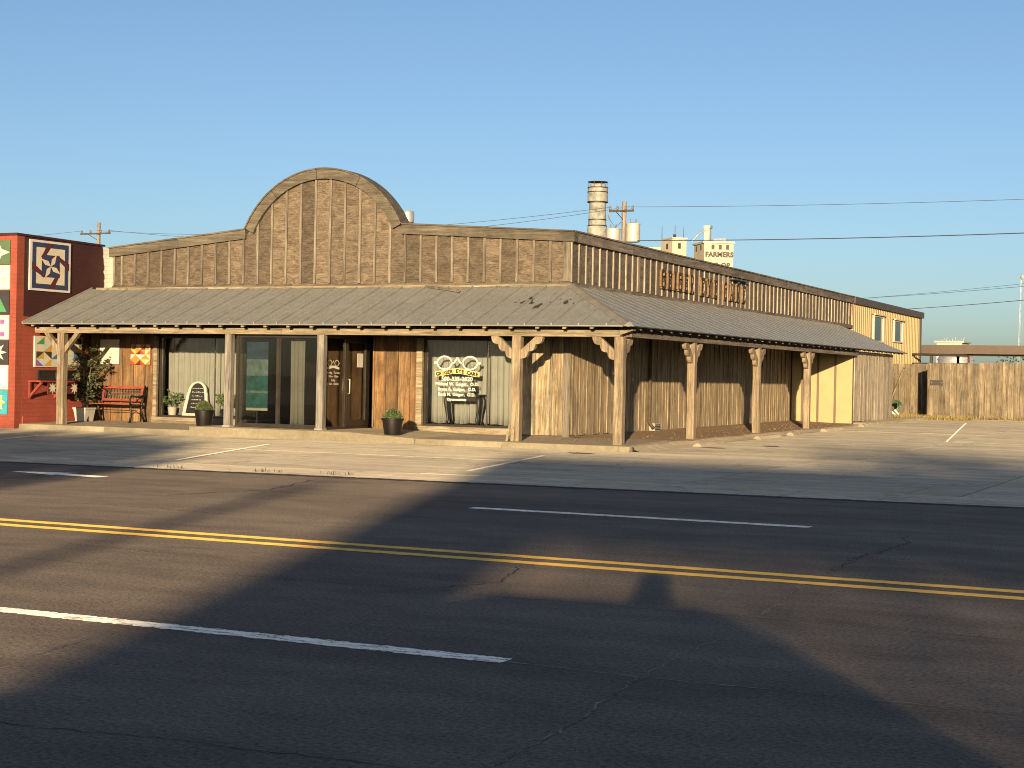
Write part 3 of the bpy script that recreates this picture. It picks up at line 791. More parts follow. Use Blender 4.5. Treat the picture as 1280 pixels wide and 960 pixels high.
# --- yellow ribbed rear part with two small windows
rw = MB()
for (a, b, z0, z1) in [(58.73,62.0,.3,4.5), (62.0,63.75,.3,3.1), (62.0,63.75,4.12,4.5), (63.75,65.5,.3,4.5), (65.5,67.2,.3,3.18), (65.5,67.2,4.06,4.5), (67.2,70.4,.3,4.5)]:
    rw.box(Xs-.2, Xs-.02, a, b, z0, z1)
rwo = obj('rear_wall', rw, 'yellow_metal', shop)
rwo.data.materials.clear(); rwo.data.materials.append(M['yellow_metal'])
k = 0; yv = 58.76
while yv < 70.3:
    w = .30
    z0, z1 = .3, stop_(yv)-.2
    segs = [(z0, z1)]
    if 61.9 < yv+w/2 < 63.8: segs = [(z0, 3.08), (4.15, z1)]
    if 65.4 < yv+w/2 < 67.3: segs = [(z0, 3.15), (4.10, z1)]
    for (p, q) in segs:
        mb = MB().box(Xs-.019, Xs+.004, yv+.03, yv+w, p, q)
        mb.box(Xs-.019, Xs+.035, yv-.025, yv+.029, p, q)
        obj('ribbed_panel', mb, 'yellow_metal', rwo)
    yv += w
box('corner_trim', (Xs-.25, Xs+.05, 70.4, 70.75, .3, 4.5), 'tan_trim', rwo)
obj('roof_edge', MB().hexa([(Xs-.3,58.73,4.40),(Xs+.12,58.73,4.40),(Xs+.12,70.9,4.34),(Xs-.3,70.9,4.34)], [(Xs-.3,58.73,4.645),(Xs+.12,58.73,4.645),(Xs+.12,70.9,4.585),(Xs-.3,70.9,4.585)]), 'brown_metal', rwo)
for (a, b, z0, z1) in ((62.0,63.75,3.1,4.12), (65.5,67.2,3.18,4.06)):
    fr = MB(); fr.box(Xs-.05, Xs+.05, a, a+.12, z0, z1); fr.box(Xs-.05, Xs+.05, b-.12, b, z0, z1); fr.box(Xs-.05, Xs+.048, a+.12, b-.12, z0, z0+.06); fr.box(Xs-.05, Xs+.048, a+.12, b-.12, z1-.06, z1)
    fr.box(Xs+.05, Xs+.12, a-.1, b+.1, z1, z1+.05)
    wf = obj('window', fr, 'cream', shop)
    box('pane', (Xs-.02, Xs-.01, a+.12, b-.12, z0+.06, z1-.06), 'glass_win', wf)
    box('blind', (Xs-.19, Xs-.17, a+.1, b-.1, z0, z1), 'dark_metal', wf)

# --- flat roof over it all, vent cap
obj('main_roof', MB().box(-27.1, Xs-.25, Yw+.25, 70.7, 4.2, 4.3), 'silo_grey', shop)
obj('rear_block', MB().box(-27.1, Xs-.25, 70.3, 70.7, .2, 4.19), 'dark_wood', shop)
vc = obj('roof_vent', MB().lathe([(.14,4.3),(.14,5.95),(.20,5.98),(.20,6.25),(.17,6.3)], (-23.52,42.0,0), 20), 'galv', shop); smooth_by_angle(vc)

# --- porch roof
ZE, YE, XE = 2.585, 30.72, -12.07
SF = (3.55-ZE)/(Yw-YE); SS = (3.55-ZE)/(XE-Xs)
zf = lambda y: ZE+SF*(y-YE)
zs = lambda x: ZE+SS*(XE-x)
proof = obj('porch_roof', MB().box(-27.8, XE+.02, YE-.012, YE+.006, ZE-.026, ZE-.004), 'metal_edge', shop)
box('eave_edge', (XE-.006, XE+.014, YE+.01, 56.9, ZE-.026, ZE-.004), 'dark_metal', proof)
def yhip(x): return Yw if x <= Xs else YE+(XE-x)/(XE-Xs)*(Yw-YE)
def xhip(y): return Xs if y >= Yw else XE-(y-YE)/(Yw-YE)*(XE-Xs)
def roof_pan_f(a, b):
    mb = MB(); cs = [a]+([Xs] if a < Xs < b else [])+[b]
    def strip(p, q, lift, th):
        ks = [p]+([Xs] if p < Xs < q else [])+[q]
        poly = [(p, YE), (q, YE)]+[(k, yhip(k)) for k in ks[::-1]]
        vs = [(x, y, zf(y)+lift-th) for x, y in poly]+[(x, y, zf(y)+lift) for x, y in poly]
        n = len(poly); mb.add(vs, [tuple(range(n))[::-1], tuple(range(n, 2*n))]+[(i, (i+1) % n, n+(i+1) % n, n+i) for i in range(n)])
    strip(a+.002, b-.002, 0, .012)
    strip(a+.003, a+.034, .042, .041)
    strip(a+(b-a)*.35, a+(b-a)*.35+.012, .006, .005); strip(a+(b-a)*.68, a+(b-a)*.68+.012, .006, .005)
    obj('roof_panel', mb, 'metal_roof', proof)
a = XE-.61*26-.0
a = -27.83
while a < XE-.05:
    b = min(a+.61, XE-.02); roof_pan_f(a, b); a = b
def roof_pan_s(a, b):
    mb = MB()
    def strip(p, q, lift, th):
        ks = [p]+([Yw] if p < Yw < q else [])+[q]
        def yend(y, x):    # the far edge of the roof runs back to the wall
            return y if y < 56.9 else 56.9+(XE-x)/(XE-Xs)*1.8
        poly = [(XE, p), (XE, q)]+[(xhip(k), k) for k in ks[::-1]]
        poly = [(x, yend(y, x) if y >= 56.89 else y) for x, y in poly]
        vs = [(x, y, zs(x)+lift-th) for x, y in poly]+[(x, y, zs(x)+lift) for x, y in poly]
        n = len(poly); mb.add(vs, [tuple(range(n))[::-1], tuple(range(n, 2*n))]+[(i, (i+1) % n, n+(i+1) % n, n+i) for i in range(n)])
    strip(a+.002, b-.002, 0, .012)
    strip(a+.003, a+.034, .004, .0035)
    strip(a+(b-a)*.35, a+(b-a)*.35+.012, .0012, .001); strip(a+(b-a)*.68, a+(b-a)*.68+.012, .0012, .001)
    obj('roof_panel', mb, 'metal_roof', proof)
a = YE+.02
while a < 56.85:
    b = a+.61
    if b > 56.5: b = 56.9
    roof_pan_s(a, b); a = b
hp = MB(); A, B = Vector((XE, YE, ZE+.03)), Vector((Xs, Yw, 3.58))
dv = (B-A).normalized(); sd = Vector((dv.y, -dv.x, 0)).normalized()
hp.hexa([A-sd*.12-Vector((0,0,.05)), A+sd*.12-Vector((0,0,.05)), B+sd*.12-Vector((0,0,.05)), B-sd*.12-Vector((0,0,.05))], [A-sd*.03+Vector((0,0,.03)), A+sd*.03+Vector((0,0,.03)), B+sd*.03+Vector((0,0,.03)), B-sd*.03+Vector((0,0,.03))])
obj('hip_cap', hp, 'metal_edge', proof)
box('flashing', (-27.6, Xs+.02, Yw-.10, Yw-.05, 3.52, 3.575), 'beam', proof)
# rafters with exposed tails
x = -27.55
while x < -12.3:
    y1 = min(yhip(x)-.1, 33.1)
    if y1 > 31.0:
        mb = MB(); w = .038
        z = lambda y: zf(y)-.022
        mb.hexa([(x-w,30.78,z(30.78)-.075),(x+w,30.78,z(30.78)-.075),(x+w,y1,z(y1)-.11),(x-w,y1,z(y1)-.11)], [(x-w,30.78,z(30.78)),(x+w,30.78,z(30.78)),(x+w,y1,z(y1)),(x-w,y1,z(y1))])
        obj('rafter', mb, 'beam', proof)
    x += .61
y = 31.55
while y < 56.7:
    x1 = max(xhip(y)+.1, Xs+.1)
    mb = MB(); w = .038; z = lambda x: zs(x)-.022; xa = XE-.05
    mb.hexa([(xa,y-w,z(xa)-.075),(x1,y-w,z(x1)-.11),(x1,y+w,z(x1)-.11),(xa,y+w,z(xa)-.075)], [(xa,y-w,z(xa)),(x1,y-w,z(x1)),(x1,y+w,z(x1)),(xa,y+w,z(xa))])
    obj('rafter', mb, 'beam_side', proof); y += .61
# beams
pb = box('porch_beam', (-27.75,-20.6,31.10,31.28,2.365,2.50), 'beam', shop)
box('porch_beam', (-20.595,-12.42,31.104,31.28,2.363,2.498), 'beam', shop)
box('porch_beam', (-12.45,-12.27,31.40,42.0,2.365,2.46), 'beam_side', shop)
box('porch_beam', (-12.452,-12.272,42.005,50.8,2.365,2.46), 'beam_side', shop)
obj('beam_end', MB().hexa([(-12.415,31.10,2.40),(-12.14,31.10,2.49),(-12.14,31.28,2.49),(-12.415,31.28,2.40)], [(-12.415,31.10,2.50),(-12.14,31.10,2.525),(-12.14,31.28,2.525),(-12.415,31.28,2.50)]), 'beam', shop)
box('plate', (-27.75,-12.5,31.19,31.26,2.502,2.66), 'dark_wood', shop)
box('plate', (-12.43,-12.36,31.3,50.8,2.462,2.62), 'dark_wood', shop)

# posts with carved brackets
def bracket(post, c, d, carved=True):
    """c: point at post face under the beam; d: unit direction along the beam"""
    d = Vector(d); s_ = Vector((-d.y, d.x, 0))
    poly = [(-.02, .30), (.33, .0), (.50, .0)]
    if carved:
        a0, a1 = Vector((.50, .015)), Vector((.0, .47)); n = 18
        dirv = (a1-a0); nn = Vector((-dirv.y, dirv.x)).normalized()
        if nn.y < 0: nn = -nn
        for i in range(n+1):
            t = i/n; b = .055*abs(sin(3*pi*t)) if i < n else 0
            q = a0+dirv*t+nn*b*1.0
            poly.append((q.x, q.y))
        poly.append((-.02, .47))
    else:
        poly = [(-.02, .34), (.30, 0), (.44, 0), (-.02, .50)]
    mb = MB(); mb.prism(poly, lambda u, v, w: tuple(Vector(c)+d*u+s_*w+Vector((0, 0, -v))), -.05, .05)
    obj('bracket', mb, 'post', post)
def post(x0, x1, y0, y1, z0, z1, dirs, mat='post', carved=True, ch=.018):
    p = MB(); m = ch
    pts = [(x0+m,y0),(x1-m,y0),(x1,y0+m),(x1,y1-m),(x1-m,y1),(x0+m,y1),(x0,y1-m),(x0,y0+m)]
    n = 6; vs = []
    for i in range(n+1):
        z = z0+(z1-z0)*i/n; dx, dy = U(-.006, .006), U(-.006, .006)
        for (x, y) in pts: vs.append((x+dx, y+dy, z))
    fs = [tuple(range(8))[::-1], tuple(range(n*8, n*8+8))]
    for i in range(n):
        for j in range(8): fs.append((i*8+j, i*8+(j+1) % 8, i*8+8+(j+1) % 8, i*8+8+j))
    o = obj('porch_post', p.add(vs, fs), mat, shop)
    cx, cy = (x0+x1)/2, (y0+y1)/2
    for d in dirs:
        off = Vector(d)*((x1-x0)/2 if d[0] else (y1-y0)/2)
        bracket(o, (cx+off.x, cy+off.y, z1), (d[0], d[1], 0), carved)
    return o
L_, R_, B_, F_ = (-1,0), (1,0), (0,1), (0,-1)
post(-27.06,-26.86,31.10,31.29,.14,2.36,[L_,R_],'post',False)
post(-14.86,-14.66,31.10,31.29,.14,2.36,[L_,R_])
post(-12.54,-12.34,31.10,31.30,.10,2.36,[L_,B_])
post(-12.46,-12.28,35.35,35.53,.12,2.36,[F_,B_])
post(-12.46,-12.28,40.35,40.53,.14,2.36,[F_,B_])
post(-12.46,-12.28,45.15,45.33,.16,2.36,[F_,B_])
for a in (-22.17, -19.69): 
    p_ = post(a+.03, a+.205, 31.08, 31.26, .235, 2.36, [], 'grey_post')
    box('base_bracket', (a+.018, a+.217, 31.068, 31.272, .236, .275), 'galv', p_)
# splintered cladding strips at the foot of the post by the window
fp = MB(); fp.hexa([(-14.93,31.03,.14),(-14.88,31.03,.14),(-14.88,31.07,.14),(-14.93,31.07,.14)], [(-14.87,31.06,.50),(-14.83,31.06,.5),(-14.83,31.085,.5),(-14.87,31.085,.5)])
fp.hexa([(-14.79,31.03,.14),(-14.74,31.03,.14),(-14.74,31.07,.14),(-14.79,31.07,.14)], [(-14.76,31.06,.46),(-14.73,31.06,.46),(-14.73,31.085,.46),(-14.76,31.085,.46)])
obj('split_batten', fp, 'beam', shop)

# --- shop windows
def shop_window(x0, x1, z0, z1, mulls, label):
    w = MB(); t = .045
    for a, b in ((x0, x0+t), (x1-t, x1)): w.box(a, b, Yw+.01, Yw+.10, z0, z1)
    w.box(x0+t, x1-t, Yw+.012, Yw+.098, z0, z0+t); w.box(x0+t, x1-t, Yw+.012, Yw+.098, z1-t, z1)
    o = obj('shop_window', w, 'bronze', shop); o['label'] = label
    es = [x0+t]+mulls+[x1-t]
    for m in mulls: box('mullion', (m-.008, m+.008, Yw+.03, Yw+.075, z0+t, z1-t), 'alu', o)
    for a, b in zip(es[:-1], es[1:]): box('pane', (a+.009, b-.009, Yw+.05, Yw+.058, z0+t, z1-t), 'glass', o)
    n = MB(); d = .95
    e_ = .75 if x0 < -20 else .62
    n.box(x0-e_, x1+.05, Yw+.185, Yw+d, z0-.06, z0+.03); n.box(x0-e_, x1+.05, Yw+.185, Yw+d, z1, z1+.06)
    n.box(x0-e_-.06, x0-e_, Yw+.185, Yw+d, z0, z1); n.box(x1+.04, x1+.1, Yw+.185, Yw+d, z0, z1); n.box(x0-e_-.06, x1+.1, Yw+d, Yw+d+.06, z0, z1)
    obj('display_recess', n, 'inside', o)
    return o
w1 = shop_window(-25.64, -22.22, .345, 2.36, [-23.98], 'front window with beige curtains to the left of the glazed entrance')
w2 = shop_window(-18.10, -15.74, .345, 2.36, [-16.50], 'front window with gold lettering and a black table behind it')

def curtain(name, x0, x1, y, z0, z1, mat, label, amp=.045, seed=1, wl=.16):
    rr = random.Random(seed); n = int((x1-x0)/.018); vs = []; ph = 0; rows = 7
    offs = []
    for i in range(n+1):
        ph += .018/wl*2*pi*rr.uniform(.45, 1.6); offs.append((1-abs(sin(ph*.5))**.55)*amp*1.7+sin(ph*.23)*amp*.35)
    for k in range(rows):
        t = k/(rows-1)
        for i in range(n+1):
            x = x0+(x1-x0)*i/n+.015*sin(i*.13+t*3)*(1-t); vs.append((x, y+offs[i]*(.55+.6*(1-t)), z0+(z1-z0)*t+(.012*sin(i*.21) if k == 0 else 0)))
    m = n+1; fs = [(k*m+i, k*m+i+1, (k+1)*m+i+1, (k+1)*m+i) for k in range(rows-1) for i in range(n)]
    o = obj(name, MB().add(vs, fs), mat, None, True)
    so_ = o.modifiers.new('thick', 'SOLIDIFY'); so_.thickness = .004
    return tag(o, label, 'curtain', 'curtains in the shop front')
curtain('curtain', -25.78, -24.0, Yw+.50, .40, 2.33, 'curtain', 'beige pleated curtain behind the arched chalkboard, left half of its window', .085, 1)
curtain('curtain', -23.95, -22.3, Yw+.48, .40, 2.33, 'curtain', 'beige pleated curtain beside the grey porch post, right half of its window', .085, 2)
curtain('curtain', -18.42, -16.60, Yw+.62, .40, 2.33, 'curtain', 'beige pleated curtain behind the black table and window lettering', .07, 3)
curtain('curtain', -16.62, -15.74, Yw+.40, .40, 2.33, 'curtain', 'pale sheer curtain close to the glass right of the window lettering', .05, 4)

# --- glazed entrance box
ves = obj('entrance_vestibule', MB(), 'bronze', shop)
v = MB(); X0, X1, Y0, Y1, Z0, Z1 = -21.96, -19.56, 31.30, Yw-.03, .245, 2.36
for a in (X0, X1-.06): v.box(a, a+.06, Y0, Y0+.08, Z0, Z1)
v.box(-20.86, -20.79, Y0, Y0+.08, Z0+.09, Z1-.06)
v.box(X0+.06, X1-.06, Y0+.002, Y0+.078, Z0, Z0+.09); v.box(X0+.06, X1-.06, Y0+.002, Y0+.078, Z1-.06, Z1)
v.box(X1-.055, X1-.005, Y0+.08, Y1, Z0, Z0+.05); v.box(X1-.055, X1-.005, Y0+.08, Y1, Z1-.06, Z1)
v.box(X1-.06, X1, Y1-.06, Y1, Z0+.05, Z1-.06); v.box(X1-.058, X1-.002, 32.17, 32.23, Z0+.05, Z1-.06)
v.box(X0+.005, X0+.055, Y0+.08, Y1, Z0, Z0+.05); v.box(X0+.005, X0+.055, Y0+.08, Y1, Z1-.06, Z1)
v.box(X0, X1, Y0, Y1, Z1+.001, Z1+.03)
ves.data = v.mesh('entrance_vestibule'); ves.data.materials.append(M['bronze'])
box('pane', (X0+.06, -20.86, Y0+.035, Y0+.043, Z0+.09, Z1-.06), 'glass_dark', ves)
box('pane', (-20.79, X1-.06, Y0+.035, Y0+.043, Z0+.09, Z1-.06), 'glass_dark', ves)
fxp = box('pane', (X1-.034, X1-.026, Y0+.08, 32.17, Z0+.05, Z1-.06), 'glass_dark', ves)
box('pane', (X0+.026, X0+.034, Y0+.08, Y1, Z0+.05, Z1-.06), 'glass_dark', ves)
dr = MB(); dy0, dy1 = 32.235, Y1-.065; dz1 = Z1-.065
dr.box(X1-.05, X1+.004, dy0, dy0+.07, Z0+.06, dz1); dr.box(X1-.05, X1+.004, dy1-.07, dy1, Z0+.06, dz1)
dr.box(X1-.048, X1+.002, dy0+.07, dy1-.07, Z0+.06, Z0+.2); dr.box(X1-.048, X1+.002, dy0+.07, dy1-.07, dz1-.07, dz1)
door = obj('door', dr, 'bronze', shop)
box('pane', (X1-.03, X1-.022, dy0+.07, dy1-.07, Z0+.2, dz1-.07), 'glass_dark', door)
hd = obj('door_handle', MB().tube([(X1+.01,dy0+.04,1.05),(X1+.06,dy0+.04,1.05),(X1+.06,dy0+.04,1.38),(X1+.01,dy0+.04,1.38)], .014, 8), 'alu_light', door, True)
# white notice on the door glass
nt = box('door_notice', (X1-.021, X1-.016, 32.72, 32.98, 1.66, 1.98), 'white_paint', door)
# entrance interior
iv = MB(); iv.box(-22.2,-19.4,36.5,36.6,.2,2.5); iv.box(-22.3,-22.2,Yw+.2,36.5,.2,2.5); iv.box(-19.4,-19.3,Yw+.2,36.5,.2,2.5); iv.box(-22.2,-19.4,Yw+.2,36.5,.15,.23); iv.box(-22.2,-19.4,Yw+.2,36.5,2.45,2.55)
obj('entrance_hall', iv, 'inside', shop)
curtain('curtain', -20.78, -20.38, Y0+.45, .30, 2.28, 'curtain', 'narrow beige curtain strip behind the right pane of the entrance glass', .03, 5, .12)
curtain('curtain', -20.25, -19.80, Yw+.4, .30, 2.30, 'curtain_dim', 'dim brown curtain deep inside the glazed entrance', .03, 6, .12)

# --- lettering on the glass (spectacles emblem, phone number, names)
def spectacles(name, cx, y, cz, s, parent, mat, plane='x'):
    """two round rims, an arched nose piece, side lugs, ribbon below"""
    P = (lambda a, b, d=0: (cx+a*s, y-d, cz+b*s)) if plane == 'x' else (lambda a, b, d=0: (y+d, cx+a*s, cz+b*s))
    mb = MB()
    def ring(c, rx, rz, w, n=28):
        vs = []
        for i in range(n):
            t = 2*pi*i/n; vs += [P(c+rx*cos(t), rz*sin(t)), P(c+(rx-w)*cos(t), (rz-w)*sin(t))]
        mb.add(vs, [(2*i, 2*i+1, (2*i+3) % (2*n), (2*i+2) % (2*n)) for i in range(n)])
    ring(-.30, .185, .15, .032); ring(.30, .185, .15, .032)
    def bar(a, b, w):
        dx, dz = b[0]-a[0], b[1]-a[1]; L = sqrt(dx*dx+dz*dz); nx, nz = -dz/L*w/2, dx/L*w/2
        mb.flat([P(a[0]-nx, a[1]-nz), P(b[0]-nx, b[1]-nz), P(b[0]+nx, b[1]+nz), P(a[0]+nx, a[1]+nz)])
    bar((-.14, 0), (-.07, .0), .035); bar((-.075, .0), (0, .11), .035); bar((0, .11), (.075, .0), .035); bar((.07, 0), (.14, 0), .035)
    bar((-.54, 0), (-.47, 0), .05); bar((.47, 0), (.54, 0), .05)
    o = obj(name, mb, mat, parent)
    rb = MB(); n = 20; vs = []
    for i in range(n+1):
        a = -.52+1.04*i/n; zc = -.200+.032*cos(a/.52*pi)
        vs += [P(a, zc-.055), P(a, zc+.055)]
    rb.add(vs, [(2*i, 2*i+2, 2*i+3, 2*i+1) for i in range(n)])
    r = obj('ribbon', rb, 'vinyl_gold' if plane == 'x' else mat, parent)
    return o
lw = w2
spectacles('emblem', -17.27, Yw+.044, 1.80, 1.10, lw, 'vinyl')
body = 'GEIGER EYE CARE'
for i, ch in enumerate(body):
    if ch == ' ': continue
    a = -.46+.92*i/(len(body)-1); zc = -.200+.032*cos(a/.52*pi)
    text('lettering', ch, .115, 'black', lw, front_mtx(-17.27+a*1.10, Yw+.040, 1.80+zc*1.10-.042), bold=.007)
for s_, z, sz in (('580-335-2020', 1.39, .135), ('Michael W. Geiger,  O.D.', 1.285, .10), ('Bryce R. Geiger,  O.D.', 1.165, .10), ('Ruth M. Geiger,  O.D.', 1.045, .10), ('Optometrists', .935, .085)):
    text('lettering', s_, sz, 'vinyl', lw, front_mtx(-17.27, Yw+.042, z), spacing=1.06, bold=.0035)
# same emblem with opening hours on the fixed pane of the entrance
hw = ves
spectacles('emblem', 31.68, X1-.022, 1.74, .50, hw, 'vinyl', 'y')
for s_, z, sz in (('Monday - Thursday', 1.50, .070), ('8:30am - 5:30pm', 1.42, .066), ('Friday', 1.33, .070), ('8:30am - 12:00pm', 1.25, .066)):
    text('lettering', s_, sz, 'vinyl', hw, side_mtx(X1-.020, 31.68, z), bold=.001)

# ================================================================== LETTERS ON THE SIDE PARAPET
GL = {
 'E': ([(.07,.33,0,1),(0,.7,.85,1),(0,.7,0,.15),(.3,.55,.44,.56),(.58,.7,.72,.9),(.58,.7,.1,.28),(.48,.57,.36,.64)], [], .78),
 'I': ([(.07,.33,0,1),(0,.42,.85,1),(0,.42,0,.15)], [], .50),
 'G': ([(0,.2,.10,.90),(.1,.6,.85,1),(.1,.6,0,.15),(.54,.7,.68,1),(.54,.7,.06,.46),(.38,.76,.38,.48)], [], .82),
 'C': ([(0,.2,.10,.90),(.1,.6,.85,1),(.1,.6,0,.15),(.54,.7,.68,1),(.54,.7,.04,.32)], [], .78),
 'R': ([(.07,.33,0,1),(0,.52,.88,1),(0,.42,0,.12),(.52,.68,.56,.92),(.3,.55,.46,.57),(.54,.82,0,.12)], [[(.34,.48),(.52,.48),(.74,.06),(.56,.06)]], .86),
 'Y': ([(.26,.48,0,.5),(.14,.6,0,.12),(-.04,.3,.88,1),(.46,.8,.88,1)], [[(.08,.92),(.22,.92),(.45,.44),(.30,.44)],[(.54,.92),(.68,.92),(.44,.44),(.31,.44)]], .82),
 'A': ([(-.04,.3,0,.12),(.46,.84,0,.12),(.24,.56,.30,.40),(.24,.56,.90,1)], [[(.08,.06),(.18,.06),(.43,.94),(.33,.94)],[(.54,.06),(.70,.06),(.47,.94),(.36,.94)]], .86),
}
sign = root('wall_sign', 'raised brown slab letters, edges painted gold as if sunlit, on the side of the false front', 'sign')
LH = .485
def letter(ch, y0, z0):
    rect, quads, w = GL[ch]; mb = MB(); k = 0
    P = lambda u, v, d: (Xs+d, y0+u*LH*.86, z0+v*LH)
    def st(poly, k):
        d = .078-.002*k
        mb.cur = 0; n = len(poly)
        mb.add([P(u, v, .024) for u, v in poly]+[P(u, v, d) for u, v in poly], [(i, (i+1) % n, n+(i+1) % n, n+i) for i in range(n)])
        mb.cur = 1; mb.add([P(u, v, d) for u, v in poly], [tuple(range(n))])
        mb.cur = 0
    for (a, b, c, d) in rect: st([(a,c),(b,c),(b,d),(a,d)], k); k += 1
    for q in quads: st(q, k); k += 1
    obj('letter', mb, ['letter', 'shaded_letter_face'], sign)
    return w*LH*.86
for word, ya, yb, zz in (('GEIGER', 38.75, 41.28, 3.80), ('EYE', 41.80, 43.22, 3.78), ('CARE', 43.75, 45.78, 3.77)):
    wt = sum(GL[c][2] for c in word)*LH*.86; gap = (yb-ya-wt)/(len(word)-1) if len(word) > 1 else 0
    yy = ya
    for c in word: yy += letter(c, yy, zz)+gap
lamp = root('sign_light', 'slim dark light bar above the last letters of the wall sign', 'lamp')
box('housing', (Xs+.03, Xs+.17, 44.4, 45.8, 4.37, 4.40), 'alu', lamp); box('arm', (Xs+.02, Xs+.10, 45.05, 45.11, 4.30, 4.36), 'alu', lamp)

# ================================================================== RED NEIGHBOUR
red = root('red_building', 'red painted block building with quilt squares at the left edge', 'building')
rf = obj('front_wall', MB().box(-46, XL-.002, 30.55, 30.8, .02, 4.70), 'red_front', red)
sl_ = obj('side_wall', MB().box(XL-.25, XL, 30.802, 33.9, .02, 2.75), 'red_side', red)
su = MB(); n = 24; vs = []
for i in range(n+1):                           # ragged edge where the paint stops
    z = 2.75+(4.66-2.75)*i/n; vs += [(XL, 33.80-.10*(z-2.75)/1.9+U(-.03, .03), z)]
pl = [(XL, 30.802, 2.751)]+[(a, b, max(c, 2.751)) for a, b, c in vs]+[(XL, 30.802, 4.695)]
n2 = len(pl)
su.add([(a-.012, b, c) for a, b, c in pl]+pl, [tuple(range(n2)), tuple(range(n2, 2*n2))][1:]+[(i, (i+1) % n2, n2+(i+1) % n2, n2+i) for i in range(n2)])
obj('upper_side_wall', su, 'maroon', red)
obj('white_side_wall', MB().hexa([(XL-.25,30.802,2.751),(XL-.013,30.802,2.751),(XL-.013,44,2.751),(XL-.25,44,2.751)], [(XL-.25,30.802,4.69),(XL-.013,30.802,4.69),(XL-.013,44,4.52),(XL-.25,44,4.52)]), 'white_block', red)
obj('white_end_wall', MB().hexa([(XL-.01,33.93,3.2),(-26.9,33.93,3.2),(-26.9,34.1,3.2),(XL-.01,34.1,3.2)], [(XL-.01,33.93,4.63),(-26.9,33.93,4.52),(-26.9,34.1,4.52),(XL-.01,34.1,4.63)]), 'white_front', red)
obj('coping', MB().hexa([(-46,30.5,4.701),(XL+.03,30.5,4.701),(XL+.03,33.75,4.672),(-46,33.75,4.672)], [(-46,30.5,4.755),(XL+.03,30.5,4.755),(XL+.03,33.75,4.72),(-46,33.75,4.72)]), 'maroon', red)
obj('flat_roof', MB().box(-46, XL-.26, 30.81, 44, 4.3, 4.4), 'silo_grey', red)
obj('plinth', MB().box(XL-.24, XL+.03, 30.81, 33.2, .02, .33), 'red_side', red)

def quilt(name, label, P, w, h, cells, frame, thick=.04, n=None):
    """a painted quilt square: board plus coloured patches (polygons in 0..1 units)"""
    q = root(name, label, 'quilt square', 'painted quilt squares')
    def slab_(name, poly, d0, d1, mat):
        mb = MB(); mb.prism(poly, lambda u, v, d: P(u*w, v*h, d), d0, d1); obj(name, mb, mat, q)
    slab_('board', [(0,0),(1,0),(1,1),(0,1)], .004, thick, frame)
    bym = {}
    for mat, poly in cells: bym.setdefault(mat, []).append(poly)
    lv = thick+.002
    for mat, polys in bym.items():
        for p in polys: obj('patch', MB().flat([P(u*w, v*h, lv) for u, v in p]), mat, q)
        lv += .0015
    return q
Pside = lambda y0, z0: (lambda u, v, d: (XL+d, y0+u, z0+v))
Pfr = lambda x0, z0: (lambda u, v, d: (x0+u, 30.55-d, z0+v))
Pwall = lambda x0, z0: (lambda u, v, d: (x0+u, Yw-.06-d, z0+v))
def rot4(polys):
    out = []
    for p in polys:
        for k in range(4):
            q = p
            for _ in range(k): q = [(.5-(v-.5), .5+(u-.5)) for u, v in q]
            out.append(q)
    return out
S = lambda a, b, c, d: [(a, b), (c, b), (c, d), (a, d)]
# large pinwheel
big = quilt('pinwheel_quilt_square', 'large navy and cream pinwheel quilt square high on the red side wall', Pside(30.95, 3.40), 1.47, 1.24,
            [('navy', S(.055,.045,.945,.955))], 'white_paint')
def patch(q, mat, P, w, h, polys, lv):
    for p in polys: obj('patch', MB().flat([P(u*w, v*h, lv) for u, v in p]), mat, q)
Pb = Pside(30.95, 3.40)
patch(big, 'cream', Pb, 1.47, 1.24, [S(.15,.14,.85,.86)], .0445)
patch(big, 'q_maroon', Pb, 1.47, 1.24, rot4([[(.42,.955),(.56,.955),(.36,.67),(.26,.67),(.30,.72)]]), .0465)
patch(big, 'navy', Pb, 1.47, 1.24, [S(.28,.28,.72,.72)], .0485)
patch(big, 'q_maroon', Pb, 1.47, 1.24, rot4([[(.28,.72),(.28,.50),(.36,.60)]]), .0505)
patch(big, 'cream', Pb, 1.47, 1.24, rot4([[(.5,.5),(.60,.56),(.64,.74),(.52,.64)]]), .0525)
# mid-height quilt on the red wall under the porch
cells = []
cl = ['cream', 'q_gold', 'q_blue', 'q_green', 'q_lblue', 'q_black', 'q_purple']
base = [['q_green','cream','q_gold','cream','q_black','cream'], ['cream','q_gold','cream','q_gold','cream','q_gold'], ['q_gold','cream','q_blue','cream','q_lblue','q_blue'], ['q_purple','q_gold','cream','q_blue','cream','q_purple']]
rr = random.Random(11)
for i, row in enumerate(base[::-1]):
    for j, c in enumerate(row):
        a, b, c_, d = .03+j*.94/6, .03+i*.94/4, .03+(j+1)*.94/6, .03+(i+1)*.94/4
        alt = rr.choice(['cream', 'q_black', 'cream', 'q_lblue', 'cream'])
        if (i+j) % 2: cells += [(c, [(a,b),(c_,b),(c_,d)]), (alt, [(a,b),(c_,d),(a,d)])]
        else: cells += [(c, [(a,b),(c_,b),(a,d)]), (alt, [(c_,b),(c_,d),(a,d)])]
quilt('patchwork_quilt_square', 'gold, blue and cream patchwork quilt square behind the leftmost porch post', Pside(31.17, 1.53), 1.75, .76, cells, 'white_paint')
